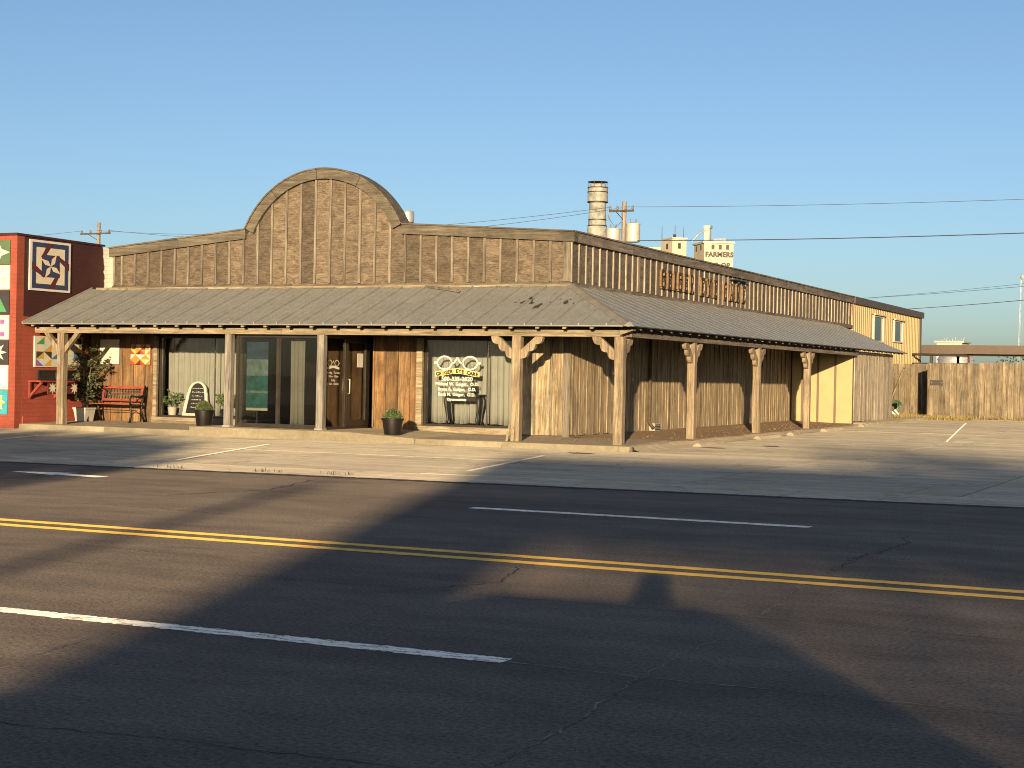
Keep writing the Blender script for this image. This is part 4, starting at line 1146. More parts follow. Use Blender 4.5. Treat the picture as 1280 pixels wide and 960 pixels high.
# squares down the front wall
def star(c1, c2, cx=.5, cy=.5, r=.44, r2=.2, n=8):
    pts = []
    for i in range(2*n):
        t = pi*i/n+pi/2; k = r if i % 2 == 0 else r2; pts.append((cx+k*cos(t), cy+k*sin(t)))
    out = []
    for i in range(2*n): out.append((c1 if i % 2 else c2, [(cx, cy), pts[i], pts[(i+1) % (2*n)]]))
    return out
strip = [('q_dgreen', star('q_lgreen', 'cream', n=4, r=.5), 'cream and green eight-point star quilt square at the top of the red front wall'),
         ('q_lgreen', star('cream', 'q_lblue', n=4), 'pale green quilt square second from the top of the red front wall'),
         ('q_black', [('q_green', [(.1,.1),(.9,.1),(.5,.9)]), ('cream', [(.1,.5),(.5,.1),(.5,.9)]), ('q_red', S(.42,.42,.58,.58))], 'black and green quilt square third from the top of the red front wall'),
         ('white_paint', [('q_purple', S(.12+.26*i,.12+.26*j,.30+.26*i,.30+.26*j)) for i in range(3) for j in range(3) if (i+j) % 2 == 0], 'white and purple checked quilt square on the red front wall'),
         ('q_black', star('cream', 'white_paint', n=8), 'black quilt square with a white sunburst star on the red front wall'),
         ('white_paint', [('q_pink', [(.1,.1),(.5,.5),(.1,.9)]), ('q_lblue', [(.9,.1),(.5,.5),(.9,.9)]), ('q_lblue', [(.1,.95),(.9,.95),(.5,.55)])], 'white quilt square with pink and blue triangles on the red front wall'),
         ('q_teal', star('q_yellow', 'cream', n=8, r=.42, r2=.27), 'teal quilt square with a yellow sun at the foot of the red front wall')]
z = 4.58
for i, (fr, cells, lab) in enumerate(strip):
    quilt('quilt_square', lab, Pfr(-28.79, z-.585), .74, .585, cells, fr, .03); z -= .605
# two small squares on the timber wall
cells = []
for i in range(4):
    for j in range(4):
        a, b, c_, d = i/4, j/4, (i+1)/4, (j+1)/4
        k = [('q_red','q_orange'),('q_orange','cream'),('q_red','q_yellow'),('q_maroon','q_orange')][(i*3+j*5+i*j) % 4]
        if (i+j) % 2: cells += [(k[0], [(a,b),(c_,b),(c_,d)]), (k[1], [(a,b),(c_,d),(a,d)])]
        else: cells += [(k[0], [(a,b),(c_,b),(a,d)]), (k[1], [(c_,b),(c_,d),(a,d)])]
quilt('orange_quilt_square', 'small red and orange patchwork quilt square above the bench', Pwall(-26.47, 1.64), .61, .50, cells, 'q_red', .025)
cells = [('cream', S(.06,.06,.94,.94)), ('q_lgreen', [(.06,.3),(.3,.06),(.06,.06)]), ('q_lgreen', [(.94,.3),(.7,.06),(.94,.06)])]
quilt('pale_quilt_square', 'plain off-white quilt square on the timber wall behind the potted tree', Pwall(-27.44, 1.64), .60, .62, cells, 'white_paint', .025)
# dark window and red wall shelf with star boards
bw = root('wall_window', 'low dark window in the red wall behind the leftmost porch post', 'window')
fr = MB(); fr.box(XL+.004, XL+.05, 31.30, 31.36, 1.22, 1.46); fr.box(XL+.004, XL+.05, 32.78, 32.84, 1.22, 1.46); fr.box(XL+.004, XL+.048, 31.36, 32.78, 1.43, 1.46); fr.box(XL+.004, XL+.048, 31.36, 32.78, 1.22, 1.25)
obj('frame', fr, 'dark_metal', bw); box('pane', (XL+.006, XL+.02, 31.36, 32.78, 1.25, 1.43), 'black', bw); box('mullion', (XL+.021, XL+.045, 31.95, 31.99, 1.25, 1.43), 'dark_metal', bw)
sh = root('wall_shelf', 'red bracketed wall shelf with white star boards on the red wall', 'shelf')
box('shelf_board', (XL+.005, XL+.40, 31.0, 32.85, 1.16, 1.20), 'red_trim', sh)
for yy in (31.04, 31.95, 32.8):
    mb = MB(); mb.box(XL+.005, XL+.05, yy-.03, yy+.03, .76, 1.159)
    mb.prism([(.05,.78),(.05,.86),(.36,1.155),(.41,1.155),(.41,1.12)], lambda u, v, w: (XL+u, w, v), yy-.026, yy+.026)
    obj('bracket', mb, 'red_trim', sh)
box('apron_board', (XL+.30, XL+.335, 31.34, 32.85, .87, 1.158), 'q_maroon', sh)
for yy in (31.50, 32.30):
    mb = MB()
    for c, p in star('a', 'b', 0, 0, .16, .075, 8): mb.flat([(XL+.338, yy+u, 1.015+v) for u, v in p])
    obj('star', mb, 'cream', sh)
box('cream_block', (XL+.29, XL+.345, 31.72, 31.83, .82, 1.155), 'cream', sh)

# ================================================================== PORCH FURNITURE
def copy_tree(o, parent=None):
    c = o.copy(); COL.objects.link(c); c.parent = parent
    for ch in list(o.children): copy_tree(ch, c)
    return c
# --- bench against the timber wall
bench = root('garden_bench', 'red slatted bench with black cast-iron ends against the timber wall', 'bench')
BX0, BX1, BY, BZ = -27.26, -25.92, Yw-.75, .19
for i in range(5):
    y0 = BY+.02+i*.088
    box('seat_slat', (BX0+.02, BX1-.02, y0, y0+.072, BZ+.43+.008*abs(i-2), BZ+.452+.008*abs(i-2)), 'bench_red', bench)
tilt = lambda h: .10+h*.28
def bslat(name, h0, h1, xa, xb, mat, th=.025):
    mb = MB(); y = BY+.44
    mb.hexa([(xa,y+tilt(h0)-.1,BZ+.45+h0),(xb,y+tilt(h0)-.1,BZ+.45+h0),(xb,y+tilt(h0)-.1+th,BZ+.45+h0),(xa,y+tilt(h0)-.1+th,BZ+.45+h0)],
            [(xa,y+tilt(h1)-.1,BZ+.45+h1),(xb,y+tilt(h1)-.1,BZ+.45+h1),(xb,y+tilt(h1)-.1+th,BZ+.45+h1),(xa,y+tilt(h1)-.1+th,BZ+.45+h1)])
    return obj(name, mb, mat, bench)
bslat('back_slat', .07, .13, BX0+.02, BX1-.02, 'bench_red'); bslat('back_slat', .385, .45, BX0+.02, BX1-.02, 'bench_red')
bslat('back_stile', .131, .384, BX0+.04, BX0+.10, 'bench_red'); bslat('back_stile', .131, .384, BX1-.10, BX1-.04, 'bench_red')
gr = MB(); y = BY+.45
nb = 26
for i in range(nb):
    xx_ = BX0+.12+(BX1-BX0-.24)*i/(nb-1)
    gr.tube([(xx_, y+tilt(.13)-.09, BZ+.58), (xx_+.03*(-1)**i, y+tilt(.26)-.09, BZ+.71), (xx_, y+tilt(.385)-.09, BZ+.835)], .006, 5)
for h in (.2, .26, .32): gr.tube([(BX0+.1, y+tilt(h)-.09, BZ+.45+h), (BX1-.1, y+tilt(h)-.09, BZ+.45+h)], .006, 5)
obj('iron_back_panel', gr, 'iron', bench)
for xx_ in (BX0, BX1):
    e = MB()
    e.tube([(xx_,BY-.02,BZ),(xx_,BY+.03,BZ+.18),(xx_,BY+.0,BZ+.34),(xx_,BY+.02,BZ+.43)], [.034,.026,.026,.03], 8)
    e.tube([(xx_,BY+.56,BZ),(xx_,BY+.47,BZ+.16),(xx_,BY+.42,BZ+.32),(xx_,BY+.44,BZ+.45),(xx_,BY+.57,BZ+.92)], [.034,.026,.026,.03,.022], 8)
    e.tube([(xx_,BY+.02,BZ+.43),(xx_,BY+.44,BZ+.42)], .026, 8)
    e.tube([(xx_,BY+.0,BZ+.43),(xx_,BY-.03,BZ+.56),(xx_,BY+.03,BZ+.66),(xx_,BY+.28,BZ+.64),(xx_,BY+.49,BZ+.66)], .026, 8)
    e.tube([(xx_,BY+.05,BZ+.2),(xx_,BY+.22,BZ+.28),(xx_,BY+.44,BZ+.18)], .010, 6)
    obj('end_frame', e, 'iron', bench, True)
obj('stretcher', MB().tube([(BX0,BY+.24,BZ+.30),(BX1,BY+.24,BZ+.30)], .009, 6), 'iron', bench)

def leaves(n, fn, L, W, rr, lean=.5):
    """n folded leaf blades; fn(rr) -> position and outward direction"""
    mb = MB()
    for _ in range(n):
        p, d = fn(rr); p = Vector(p); d = Vector(d)
        d = (d+Vector((rr.uniform(-1,1), rr.uniform(-1,1), rr.uniform(-1,.6)))*lean).normalized()
        s = d.cross(Vector((rr.uniform(-1,1), rr.uniform(-1,1), rr.uniform(-.2,1)))); s = s.normalized() if s.length > 1e-4 else d.orthogonal()
        nrm = d.cross(s); l = L*rr.uniform(.6, 1.25); w = W*rr.uniform(.7, 1.2)
        a, b = p, p+d*l-nrm*l*.12
        m1, m2 = p+d*l*.45+s*w+nrm*w*.25, p+d*l*.45-s*w+nrm*w*.25; c = p+d*l*.5
        mb.add([a, m1, c, m2, b], [(0,2,1), (0,3,2), (1,2,4), (2,3,4)])
    return mb
# --- potted tree
tree = root('potted_tree', 'tall dark-leaved indoor tree in a square white pot beside the bench', 'potted plant')
TX, TY, TZ = -27.40, 32.55, .19
pot = MB(); pot.hexa([(TX-.15,TY-.15,TZ),(TX+.15,TY-.15,TZ),(TX+.15,TY+.15,TZ),(TX-.15,TY+.15,TZ)], [(TX-.19,TY-.19,TZ+.30),(TX+.19,TY-.19,TZ+.30),(TX+.19,TY+.19,TZ+.30),(TX-.19,TY+.19,TZ+.30)])
pot.box(TX-.205, TX+.205, TY-.205, TY+.205, TZ+.301, TZ+.345)
obj('pot', pot, 'pot_white', tree)
box('soil', (TX-.18, TX+.18, TY-.18, TY+.18, TZ+.346, TZ+.352), 'soil', tree)
rr = random.Random(5); tips = []
tr = MB()
for k in range(3):
    a = k*2.1; pts = [(TX+.03*cos(a), TY+.03*sin(a), TZ+.34)]
    for i in range(1, 8): pts.append((pts[-1][0]+rr.uniform(-.03,.03)+.012*cos(a), pts[-1][1]+rr.uniform(-.03,.03), pts[-1][2]+.20))
    tr.tube(pts, [.018*(1-.08*i) for i in range(8)], 6); tips += [Vector(p) for p in pts[1:]]
br = []
for i in range(46):
    b = rr.choice(tips); a = rr.uniform(0, 2*pi); l = rr.uniform(.14, .38)*(1.15 if b.z > 1.0 else .8)
    e = b+Vector((cos(a)*l, sin(a)*l*.8, rr.uniform(-.05, .22))); tr.tube([b, (b+e)/2+Vector((0,0,.03)), e], [.007,.005,.003], 4); br.append((b, e))
obj('stem', tr, 'bark', tree)
def fl(rr):
    b, e = rr.choice(br); t = rr.uniform(.25, 1.1); p = b+(e-b)*t+Vector((rr.gauss(0,.035), rr.gauss(0,.035), rr.gauss(0,.04)))
    return p, (e-b).normalized()+Vector((0,0,-.3))
obj('foliage', leaves(1500, fl, .095, .026, rr, .8), 'ficus', tree)
# --- planters with clipped domes
def planter(x, y, z, label):
    p = root('planter', label, 'planter', 'black planters with clipped green domes')
    b = obj('pot', MB().lathe([(.165,0),(.175,.02),(.225,.36),(.245,.365),(.25,.40),(.235,.41),(.22,.40),(.21,.36)], (x,y,z), 32), 'pot_black', p); smooth_by_angle(b, 35)
    for k in range(3):
        a = -1.8+k*.12; obj('rim_mark', MB().tube([(x+.226*cos(a), y+.226*sin(a), z+.30), (x+.19*cos(a), y+.19*sin(a), z+.06)], .006, 5), 'pot_black', p)
    s_ = obj('soil', MB().lathe([(.215,0),(.10,.05),(.0,.06)], (x,y,z+.355), 20), 'soil', p)
    rr = random.Random(int(abs(x)*10))
    def f(rr):
        t = rr.uniform(0, 2*pi); u = rr.random(); r = .185+rr.gauss(0, .012); ph = math.acos(1-u*1.0)
        d = Vector((sin(ph)*cos(t), sin(ph)*sin(t), cos(ph))); return (x+d.x*r, y+d.y*r, z+.38+d.z*r*1.12), d
    obj('foliage', leaves(2600, f, .034, .009, rr, .9), 'box_leaf', p)
    core_ = obj('twigs', MB().lathe([(.17,0),(.165,.06),(.13,.13),(.07,.17),(.0,.18)], (x,y,z+.38), 16), 'q_dgreen', p)
planter(-23.30, 31.95, .175, 'black planter with a green dome by the curtained window left of the entrance')
planter(-17.66, 31.05, .150, 'black planter with a green dome between the entrance and the lettered window')

# --- things in the left window
cb = root('chalkboard', 'white arched frame chalkboard standing behind the left window', 'chalkboard')
CX, CY, CZ = -24.72, Yw+.26, .385
def archpoly(w, h0, r, n=16):
    """Moorish arch outline: straight legs, small shoulders, round head"""
    pts = [(-w, 0), (w, 0), (w*.80, h0)]
    pts += [(w*.80, h0), (w*.60, h0+.02)]
    for i in range(n+1):
        t = pi*i/n; pts.append((r*cos(t), h0+.02+r*.95*sin(t)))
    pts += [(-w*.60, h0+.02), (-w*.80, h0)]
    return pts
def outline(s):
    w = .40*s; h0 = .56; pts = [(w, 0), (w*.93, .2), (w*.80, .46), (w*.76, h0)]
    for i in range(13):
        t = pi*i/12; pts.append((w*.70*cos(t), h0+.03+(.27*s)*sin(t)))
    pts += [(-w*.76, h0), (-w*.80, .46), (-w*.93, .2), (-w, 0)]
    return pts
o_, i_ = outline(1.0), [(x*.74, .06+y*.88) for x, y in outline(1.0)]
lean = lambda v: .13*v
mb = MB(); n = len(o_)
vs = [(CX+x, CY+lean(y_), CZ+y_) for x, y_ in o_]+[(CX+x, CY+lean(y_), CZ+y_) for x, y_ in i_]+[(CX+x, CY+lean(y_)+.04, CZ+y_) for x, y_ in o_]+[(CX+x, CY+lean(y_)+.04, CZ+y_) for x, y_ in i_]
fs = []
for i in range(n):
    j = (i+1) % n
    fs += [(i, n+i, n+j, j), (2*n+i, 2*n+j, 3*n+j, 3*n+i), (i, j, 2*n+j, 2*n+i), (n+i, 3*n+i, 3*n+j, n+j)]
obj('frame', mb.add(vs, fs), 'white_paint', cb)
mb = MB(); mb.prism(i_[::-1], lambda u, v, w: (CX+u, CY+lean(v)+w, CZ+v), .012, .03); obj('board', mb, 'black', cb)
rr = random.Random(8)
for k in range(6):
    zz = .20+k*.095; mb = MB(); xx_ = -.16
    while xx_ < .15:
        l = rr.uniform(.02, .07); h = rr.uniform(.012, .03); mb.flat([(CX+a, CY+lean(b)+.009, CZ+b) for a, b in ((xx_, zz), (xx_+l, zz), (xx_+l*.9, zz+h), (xx_+.004, zz+h))]); xx_ += l+rr.uniform(.012, .03)
    obj('chalk_writing', mb, 'pot_white', cb)
def small_plant(x, y, z, pm, label, seed, tall):
    p = root('window_plant', label, 'potted plant', 'small plants behind the left window')
    b = obj('pot', MB().lathe([(.09,0),(.12,.20),(.125,.21),(.11,.21)], (x,y,z), 18), pm, p); smooth_by_angle(b)
    rr = random.Random(seed); st_ = MB(); ends = []
    for i in range(12):
        a = rr.uniform(0, 2*pi); l = rr.uniform(.08, .22); e = (x+cos(a)*l, y+sin(a)*l*.6, z+.22+tall*rr.uniform(.3, 1)); st_.tube([(x,y,z+.2),((x+e[0])/2,(y+e[1])/2,z+.2+(e[2]-z-.2)*.6),e], .004, 4); ends.append(Vector(e))
    obj('stem', st_, 'box_leaf', p)
    def f(rr):
        e = rr.choice(ends); return e+Vector((rr.gauss(0,.03),rr.gauss(0,.03),rr.gauss(0,.03))), Vector((e.x-x, e.y-y, .1)).normalized()
    obj('foliage', leaves(110, f, .10, .032, rr, .7), 'plant_leaf', p)
small_plant(-25.42, Yw+.27, .375, 'pot_white', 'leafy plant in a white pot left of the arched chalkboard', 1, .36)
small_plant(-23.82, Yw+.27, .375, 'pot_grey', 'leafy plant in a blue-grey pot beside the grey porch post', 2, .34)

# --- black side table behind the lettered window
tb = root('side_table', 'small black table with curved legs behind the lettered window', 'table')
T0, T1, TYa, TYb, TZ0 = -17.62, -16.80, Yw+.20, Yw+.48, .375
box('table_top', (T0-.05, T1+.05, TYa-.04, TYb+.04, TZ0+.68, TZ0+.71), 'black', tb)
box('apron', (T0+.03, T1-.03, TYa, TYb, TZ0+.55, TZ0+.679), 'black', tb)
for xx_, sx in ((T0+.03, -1), (T1-.03, 1)):
    for yy, sy in ((TYa+.02, -1), (TYb-.02, 1)):
        obj('leg', MB().tube([(xx_,yy,TZ0+.678),(xx_+sx*.045,yy+sy*.02,TZ0+.55),(xx_+sx*.02,yy,TZ0+.32),(xx_-sx*.012,yy,TZ0+.12),(xx_+sx*.03,yy+sy*.01,TZ0)], [.05,.052,.036,.028,.034], 8), 'black', tb, True)
vs_ = root('dark_ornament', 'dark ornament with thin stems standing on the black table', 'ornament')
obj('vase', MB().lathe([(.05,0),(.09,.08),(.06,.2),(.075,.22)], (-17.0,Yw+.38,TZ0+.711), 14), 'black', vs_)
rr = random.Random(4)
for k in range(7): obj('stem', MB().tube([(-17.0,Yw+.38,TZ0+.9),(-17.0+rr.uniform(-.2,.12),Yw+.38,TZ0+1.2),(-17.0+rr.uniform(-.35,.2),Yw+.38+rr.uniform(-.05,.05),TZ0+1.32+rr.uniform(-.1,.1))], .008, 5), 'black', vs_)
# --- teal and blue bands painted as a reflection in the entrance glass
bn = root('reflection_panel', 'teal and blue panel behind the left entrance pane, painted as a reflection', 'reflection_panel')
for k_ in ('teal','blue','lblue'): M['b_'+k_] = plain('b_'+k_, {'teal': (.012,.10,.105), 'blue': (.015,.05,.10), 'lblue': (.12,.20,.21)}[k_], .6, 0, .3, 6)
bz = [(.62,.68,'pot_white'),(.68,1.02,'b_teal'),(1.02,1.08,'b_lblue'),(1.08,1.42,'b_teal'),(1.42,1.80,'b_lblue'),(1.80,2.20,'b_blue')]
for z0, z1, m in bz: box('reflection_band', (-21.84,-21.25,31.55,31.56,z0,z1-.001), m, bn)
box('pole', (-21.56,-21.53,31.565,31.59,.26,2.2), 'alu', bn); box('foot', (-21.75,-21.33,31.53,31.64,.246,.27), 'alu', bn)  # added stand that carries the painted reflection

# ================================================================== CAR PARK EDGE
def wheel_stop(x, y, L, rz, label, broken=False):
    p = tag(obj('wheel_stop', MB().hexa([(-.11,0,0),(.11,0,0),(.11,L,0),(-.11,L,0)], [(-.04,.03,.075),(.04,.0 if not broken else .09,.075),(.04,L-.05,.08),(-.04,L,.085)]), 'verge'), label, 'wheel stop', 'concrete wheel stops along the side porch')
    p.location = (x, y, lotz(y)-.004); p.rotation_euler.z = rz
wheel_stop(-11.72, 34.0, 1.9, .03, 'concrete wheel stop nearest the corner post, before the first side post')
wheel_stop(-11.72, 38.4, 1.8, -.02, 'concrete wheel stop between the first and second side posts', True)
wheel_stop(-11.72, 41.3, 1.8, .16, 'skewed concrete wheel stop just beyond the second side post', True)
wheel_stop(-11.72, 44.6, 1.7, -.05, 'concrete wheel stop beside the last side post')
wheel_stop(-11.72, 49.0, 1.6, .1, 'pale concrete wheel stop in front of the yellow metal wall', True)
# flat scraps of dirt on the lot
for i, (x, y, r) in enumerate(((-11.2, 33.6, .18), (-10.4, 35.2, .14), (-12.6, 29.6, .2))):
    rr = random.Random(40+i); mb = MB()
    mb.flat([(x+r*cos(t)*rr.uniform(.5,1.3)*1.6, y+r*sin(t)*rr.uniform(.5,1.2), lotz(y)+.012) for t in [k*2*pi/14 for k in range(14)]])
    obj('dirt_patch', mb, 'soil', apron)

# ================================================================== FENCE
fence = root('timber_fence', 'tall weathered board fence closing the car park on the right', 'fence')
def fence_run(p, q, z1, seed):
    rr = random.Random(seed); dx, dy = q[0]-p[0], q[1]-p[1]; L = sqrt(dx*dx+dy*dy); n = int(L/.20); ux, uy = dx/L, dy/L; nx, ny = uy, -ux
    for i in range(n):
        a, b = L*i/n+.003, L*(i+1)/n-.003-rr.random()*.006; x0, y0 = p[0]+ux*a, p[1]+uy*a; x1, y1 = p[0]+ux*b, p[1]+uy*b
        d = rr.uniform(0, .012); zt = z1(a)+rr.uniform(-.03, .03); zb = lotz(y0)+rr.uniform(-.01, .04)
        c = [(x0+nx*d, y0+ny*d), (x1+nx*d, y1+ny*d), (x1+nx*(d-.02), y1+ny*(d-.02)), (x0+nx*(d-.02), y0+ny*(d-.02))]
        zc = .03 if rr.random() > .3 else .0
        obj('board', MB().hexa([(x, y, zb) for x, y in c], [(x, y, zt) for x, y in c]), 'fence', fence)
    for zr in (.55, 1.25, 1.95):
        a = (p[0]-nx*.012, p[1]-ny*.012); b = (q[0]-nx*.012, q[1]-ny*.012); zz = lotz(p[1])+zr-.3
        obj('rail', MB().hexa([(a[0],a[1],zz),(b[0],b[1],zz),(b[0]-nx*.05,b[1]-ny*.05,zz),(a[0]-nx*.05,a[1]-ny*.05,zz)], [(a[0],a[1],zz+.09),(b[0],b[1],zz+.09),(b[0]-nx*.05,b[1]-ny*.05,zz+.09),(a[0]-nx*.05,a[1]-ny*.05,zz+.09)]), 'fence', fence)
fence_run((-11.95, 60.0), (4.5, 60.0), lambda a: 2.27+.025*a, 1)
fence_run((-14.35, 62.3), (-12.0, 62.3), lambda a: 2.28, 2)
fence_run((-11.97, 62.28), (-11.97, 60.03), lambda a: 2.27, 3)
for x in (-11.9, -9.4, -6.9, -4.4): box('fence_post', (x, x+.1, 60.08, 60.18, .2, 2.2), 'fence', fence)
pq = root('fence_plaque', 'small dark rectangular plaque fixed to the fence beside the gap', 'plaque')
box('plate', (-11.86, -11.40, 59.95, 59.965, 1.50, 1.68), 'sign_dark', pq); 
for xx_ in (-11.83, -11.45): box('screw', (xx_, xx_+.02, 59.945, 59.949, 1.58, 1.60), 'galv', pq)
gt = root('prop_pole', 'thin dark pole leaning against the recessed fence panel', 'pole')
obj('shaft', MB().tube([(-13.72,61.9,.85),(-13.30,62.22,2.1)], .03, 6), 'fence', gt); obj('cap', MB().tube([(-13.30,62.22,2.1),(-13.29,62.23,2.13)], .036, 6), 'dark_metal', gt)
# coil of garden hose and white pipes by the recess
hs = root('garden_hose', 'coiled dark green garden hose heaped against the recessed fence', 'hose')
pts = []
rr = random.Random(9)
for i in range(260):
    t = i*.21; r = .26+.05*sin(i*.13)+rr.uniform(-.01, .01); pts.append((-13.62+r*cos(t)*1.15+.0003*i, 61.55+r*sin(t)*.32-.0005*i+.05*sin(i*.03), .62+r*sin(t+.5)*.92+.015*sin(i*.7)))
obj('coil', MB().tube(pts, .022, 6), 'hose', hs, True)
obj('coupling', MB().tube([pts[-1], (pts[-1][0]+.03, pts[-1][1]-.06, pts[-1][2]-.05)], .028, 8), 'alu_light', hs)
for i, (a, b, lab) in enumerate((((-14.0,61.5,1.02),(-13.72,61.45,.74),'upper white plastic pipe sticking out left of the hose coil'), ((-14.02,61.45,.84),(-13.78,61.4,.62),'lower white plastic pipe sticking out left of the hose coil'),
     ((-13.62,61.3,.55),(-13.36,61.2,.36),'white plastic pipe below the middle of the hose coil'), ((-13.42,61.35,.54),(-13.24,61.25,.37),'white plastic pipe at the right foot of the hose coil'), ((-13.95,61.2,.44),(-13.76,61.25,.47),'short white plastic pipe lying left under the hose coil'))):
    p = root('white_pipe', lab, 'pipe', 'white plastic pipes by the hose'); obj('tube', MB().tube([a, b], .035, 10), 'pvc', p); obj('end_ring', MB().tube([Vector(b)-(Vector(b)-Vector(a)).normalized()*.03, b], .04, 10), 'pvc', p)
# strip of dry grass along the fence foot
gs = MB(); rr = random.Random(12)
for i in range(5200):
    u = rr.random()
    if u < .45: x, y = rr.uniform(-12.9, -10.2), rr.uniform(58.0, 59.9); 
    elif u < .8: x, y = rr.uniform(-12, 3.5), 59.9-abs(rr.gauss(0, .16))
    else: x, y = rr.uniform(-13.9, -11.9), rr.uniform(58.5, 61.6)
    if x < -11.65 and y < 59.6 and rr.random() < .6: continue
    h = rr.uniform(.04, .17); t = rr.uniform(0, 6.28); w = .009; dx, dy = cos(t), sin(t); z = lotz(y)
    gs.add([(x-dy*w, y+dx*w, z), (x+dy*w, y-dx*w, z), (x+dx*h*.5, y+dy*h*.5, z+h)], [(0,1,2)])
    gs.mi[-1] = 0 if rr.random() < .55 else 1
o = obj('dry_grass', gs, ['dry_grass', 'grass']); o['kind'] = 'stuff'; tag(o, 'dry yellow and green grass along the foot of the fence', 'grass')

# ================================================================== BEHIND THE FENCE
cp = root('carport', 'low brown flat-roofed metal carport behind the board fence', 'carport')
obj('roof_edge', MB().box(-15.6, 12, 71.9, 72.0, 2.86, 3.24), 'brown_metal', cp)
obj('roof', MB().box(-15.6, 12, 72.01, 79, 2.98, 3.22), 'brown_metal', cp)
for x in (-14.35, -9.0, -3.5, 2.0, 7.5):
    for y in (72.3, 78.6): box('column', (x, x+.12, y, y+.12, .3, 2.97), 'dark_metal', cp)
obj('beam', MB().box(-15.5, 11.9, 72.25, 72.4, 2.78, 2.97), 'dark_metal', cp)
pr = root('pipe_frame', 'bent dark pipe frame standing behind the fence under the carport', 'frame')
obj('pipe', MB().tube([(-15.3,69,1.0),(-15.3,69,2.72),(-15.2,69,2.78),(-12.2,69,2.74),(-12.1,69,2.68),(-12.1,69,1.0)], .05, 8), 'dark_metal', pr)
obj('rail', MB().tube([(-15.3,69,2.4),(-12.1,69,2.4)], .025, 6), 'dark_metal', pr)
tk = root('storage_tank', 'shiny silver storage tank glimpsed under the carport roof', 'tank')
s_ = obj('shell', MB().lathe([(1.0,.2),(1.0,3.0),(.9,3.15),(.3,3.3)], (-17.0,93,0), 28), 'galv', tk); smooth_by_angle(s_)
for z in (1.0, 2.0, 2.9): obj('hoop', MB().lathe([(1.0,z),(1.03,z+.01),(1.03,z+.05),(1.0,z+.06)], (-17.0,93,0), 28, False, False), 'galv', tk)
def bush(x, y, r, h, label, seed, z0=.0, n=900, leafL=.22):
    p = root('bush', label, 'bush', 'bushes behind the fence'); rr = random.Random(seed); st_ = MB(); cl = []
    for i in range(9):
        a = rr.uniform(0, 6.28); e = Vector((x+cos(a)*r*rr.uniform(.2,.8), y+sin(a)*r*.6, z0+h*rr.uniform(.5,.95))); st_.tube([(x,y,z0),((x+e.x)/2,(y+e.y)/2,z0+(e.z-z0)*.6),e], [.07,.05,.02], 5); cl.append(e)
    obj('stem', st_, 'bark', p)
    def f(rr):
        e = rr.choice(cl); d = Vector((rr.gauss(0,1), rr.gauss(0,1), rr.gauss(0,.8))); d.normalize(); return e+d*r*.42*rr.random()**.4, d
    obj('foliage', leaves(n, f, leafL, leafL*.3, rr, .7), 'tree_leaf', p)
bush(-15.5, 112, 2.2, 4.0, 'dark green bush behind the fence under the carport roof, left of two', 3)
bush(-13.0, 112, 2.3, 4.1, 'dark green bush behind the fence under the carport roof, right of two', 4)
fh = root('white_shed', 'low pale shed wall far behind the fence at the right edge', 'shed')
obj('wall', MB().box(-11.5, 6, 118, 124, 0, 3.4), 'silo', fh); obj('roof', MB().prism([(117.6,3.41),(124.4,3.41),(121,4.2)], lambda u, v, w: (w, u, v), -11.8, 6.3), 'galv', fh)

# ================================================================== FAR SKYLINE
stk = root('metal_stack', 'tall banded pale metal exhaust stack rising behind the shop', 'stack')
SX, SY = -58.35, 140
s_ = obj('cone', MB().lathe([(1.30,0),(1.22,12.3),(1.08,13.9),(.86,15.6)], (SX,SY,0), 32), 'stack', stk); smooth_by_angle(s_)
s_ = obj('shaft', MB().lathe([(.83,15.6),(.76,17.8)], (SX,SY,0), 32, False, False), 'stack', stk); smooth_by_angle(s_)
s_ = obj('head', MB().lathe([(.76,17.7),(.93,17.75),(.93,19.1),(.74,19.12),(.70,19.45)], (SX,SY,0), 32), 'stack', stk); smooth_by_angle(s_)
s_ = obj('cap_plate', MB().lathe([(.94,19.62),(.96,19.66),(.1,19.76)], (SX,SY,0), 32), 'dark_metal', stk)
for k in range(8):
    a = k*pi/4; obj('cap_strut', MB().tube([(SX+.91*cos(a),SY+.91*sin(a),19.1),(SX+.91*cos(a),SY+.91*sin(a),19.63)], .03, 5), 'dark_metal', stk)
for z, r in ((15.55,.90),(16.1,.85),(17.74,.96),(18.65,.96),(19.06,.96)): obj('band', MB().lathe([(r-.03,z),(r,z+.01),(r,z+.09),(r-.03,z+.10)], (SX,SY,0), 32, False, False), 'dark_metal', stk)

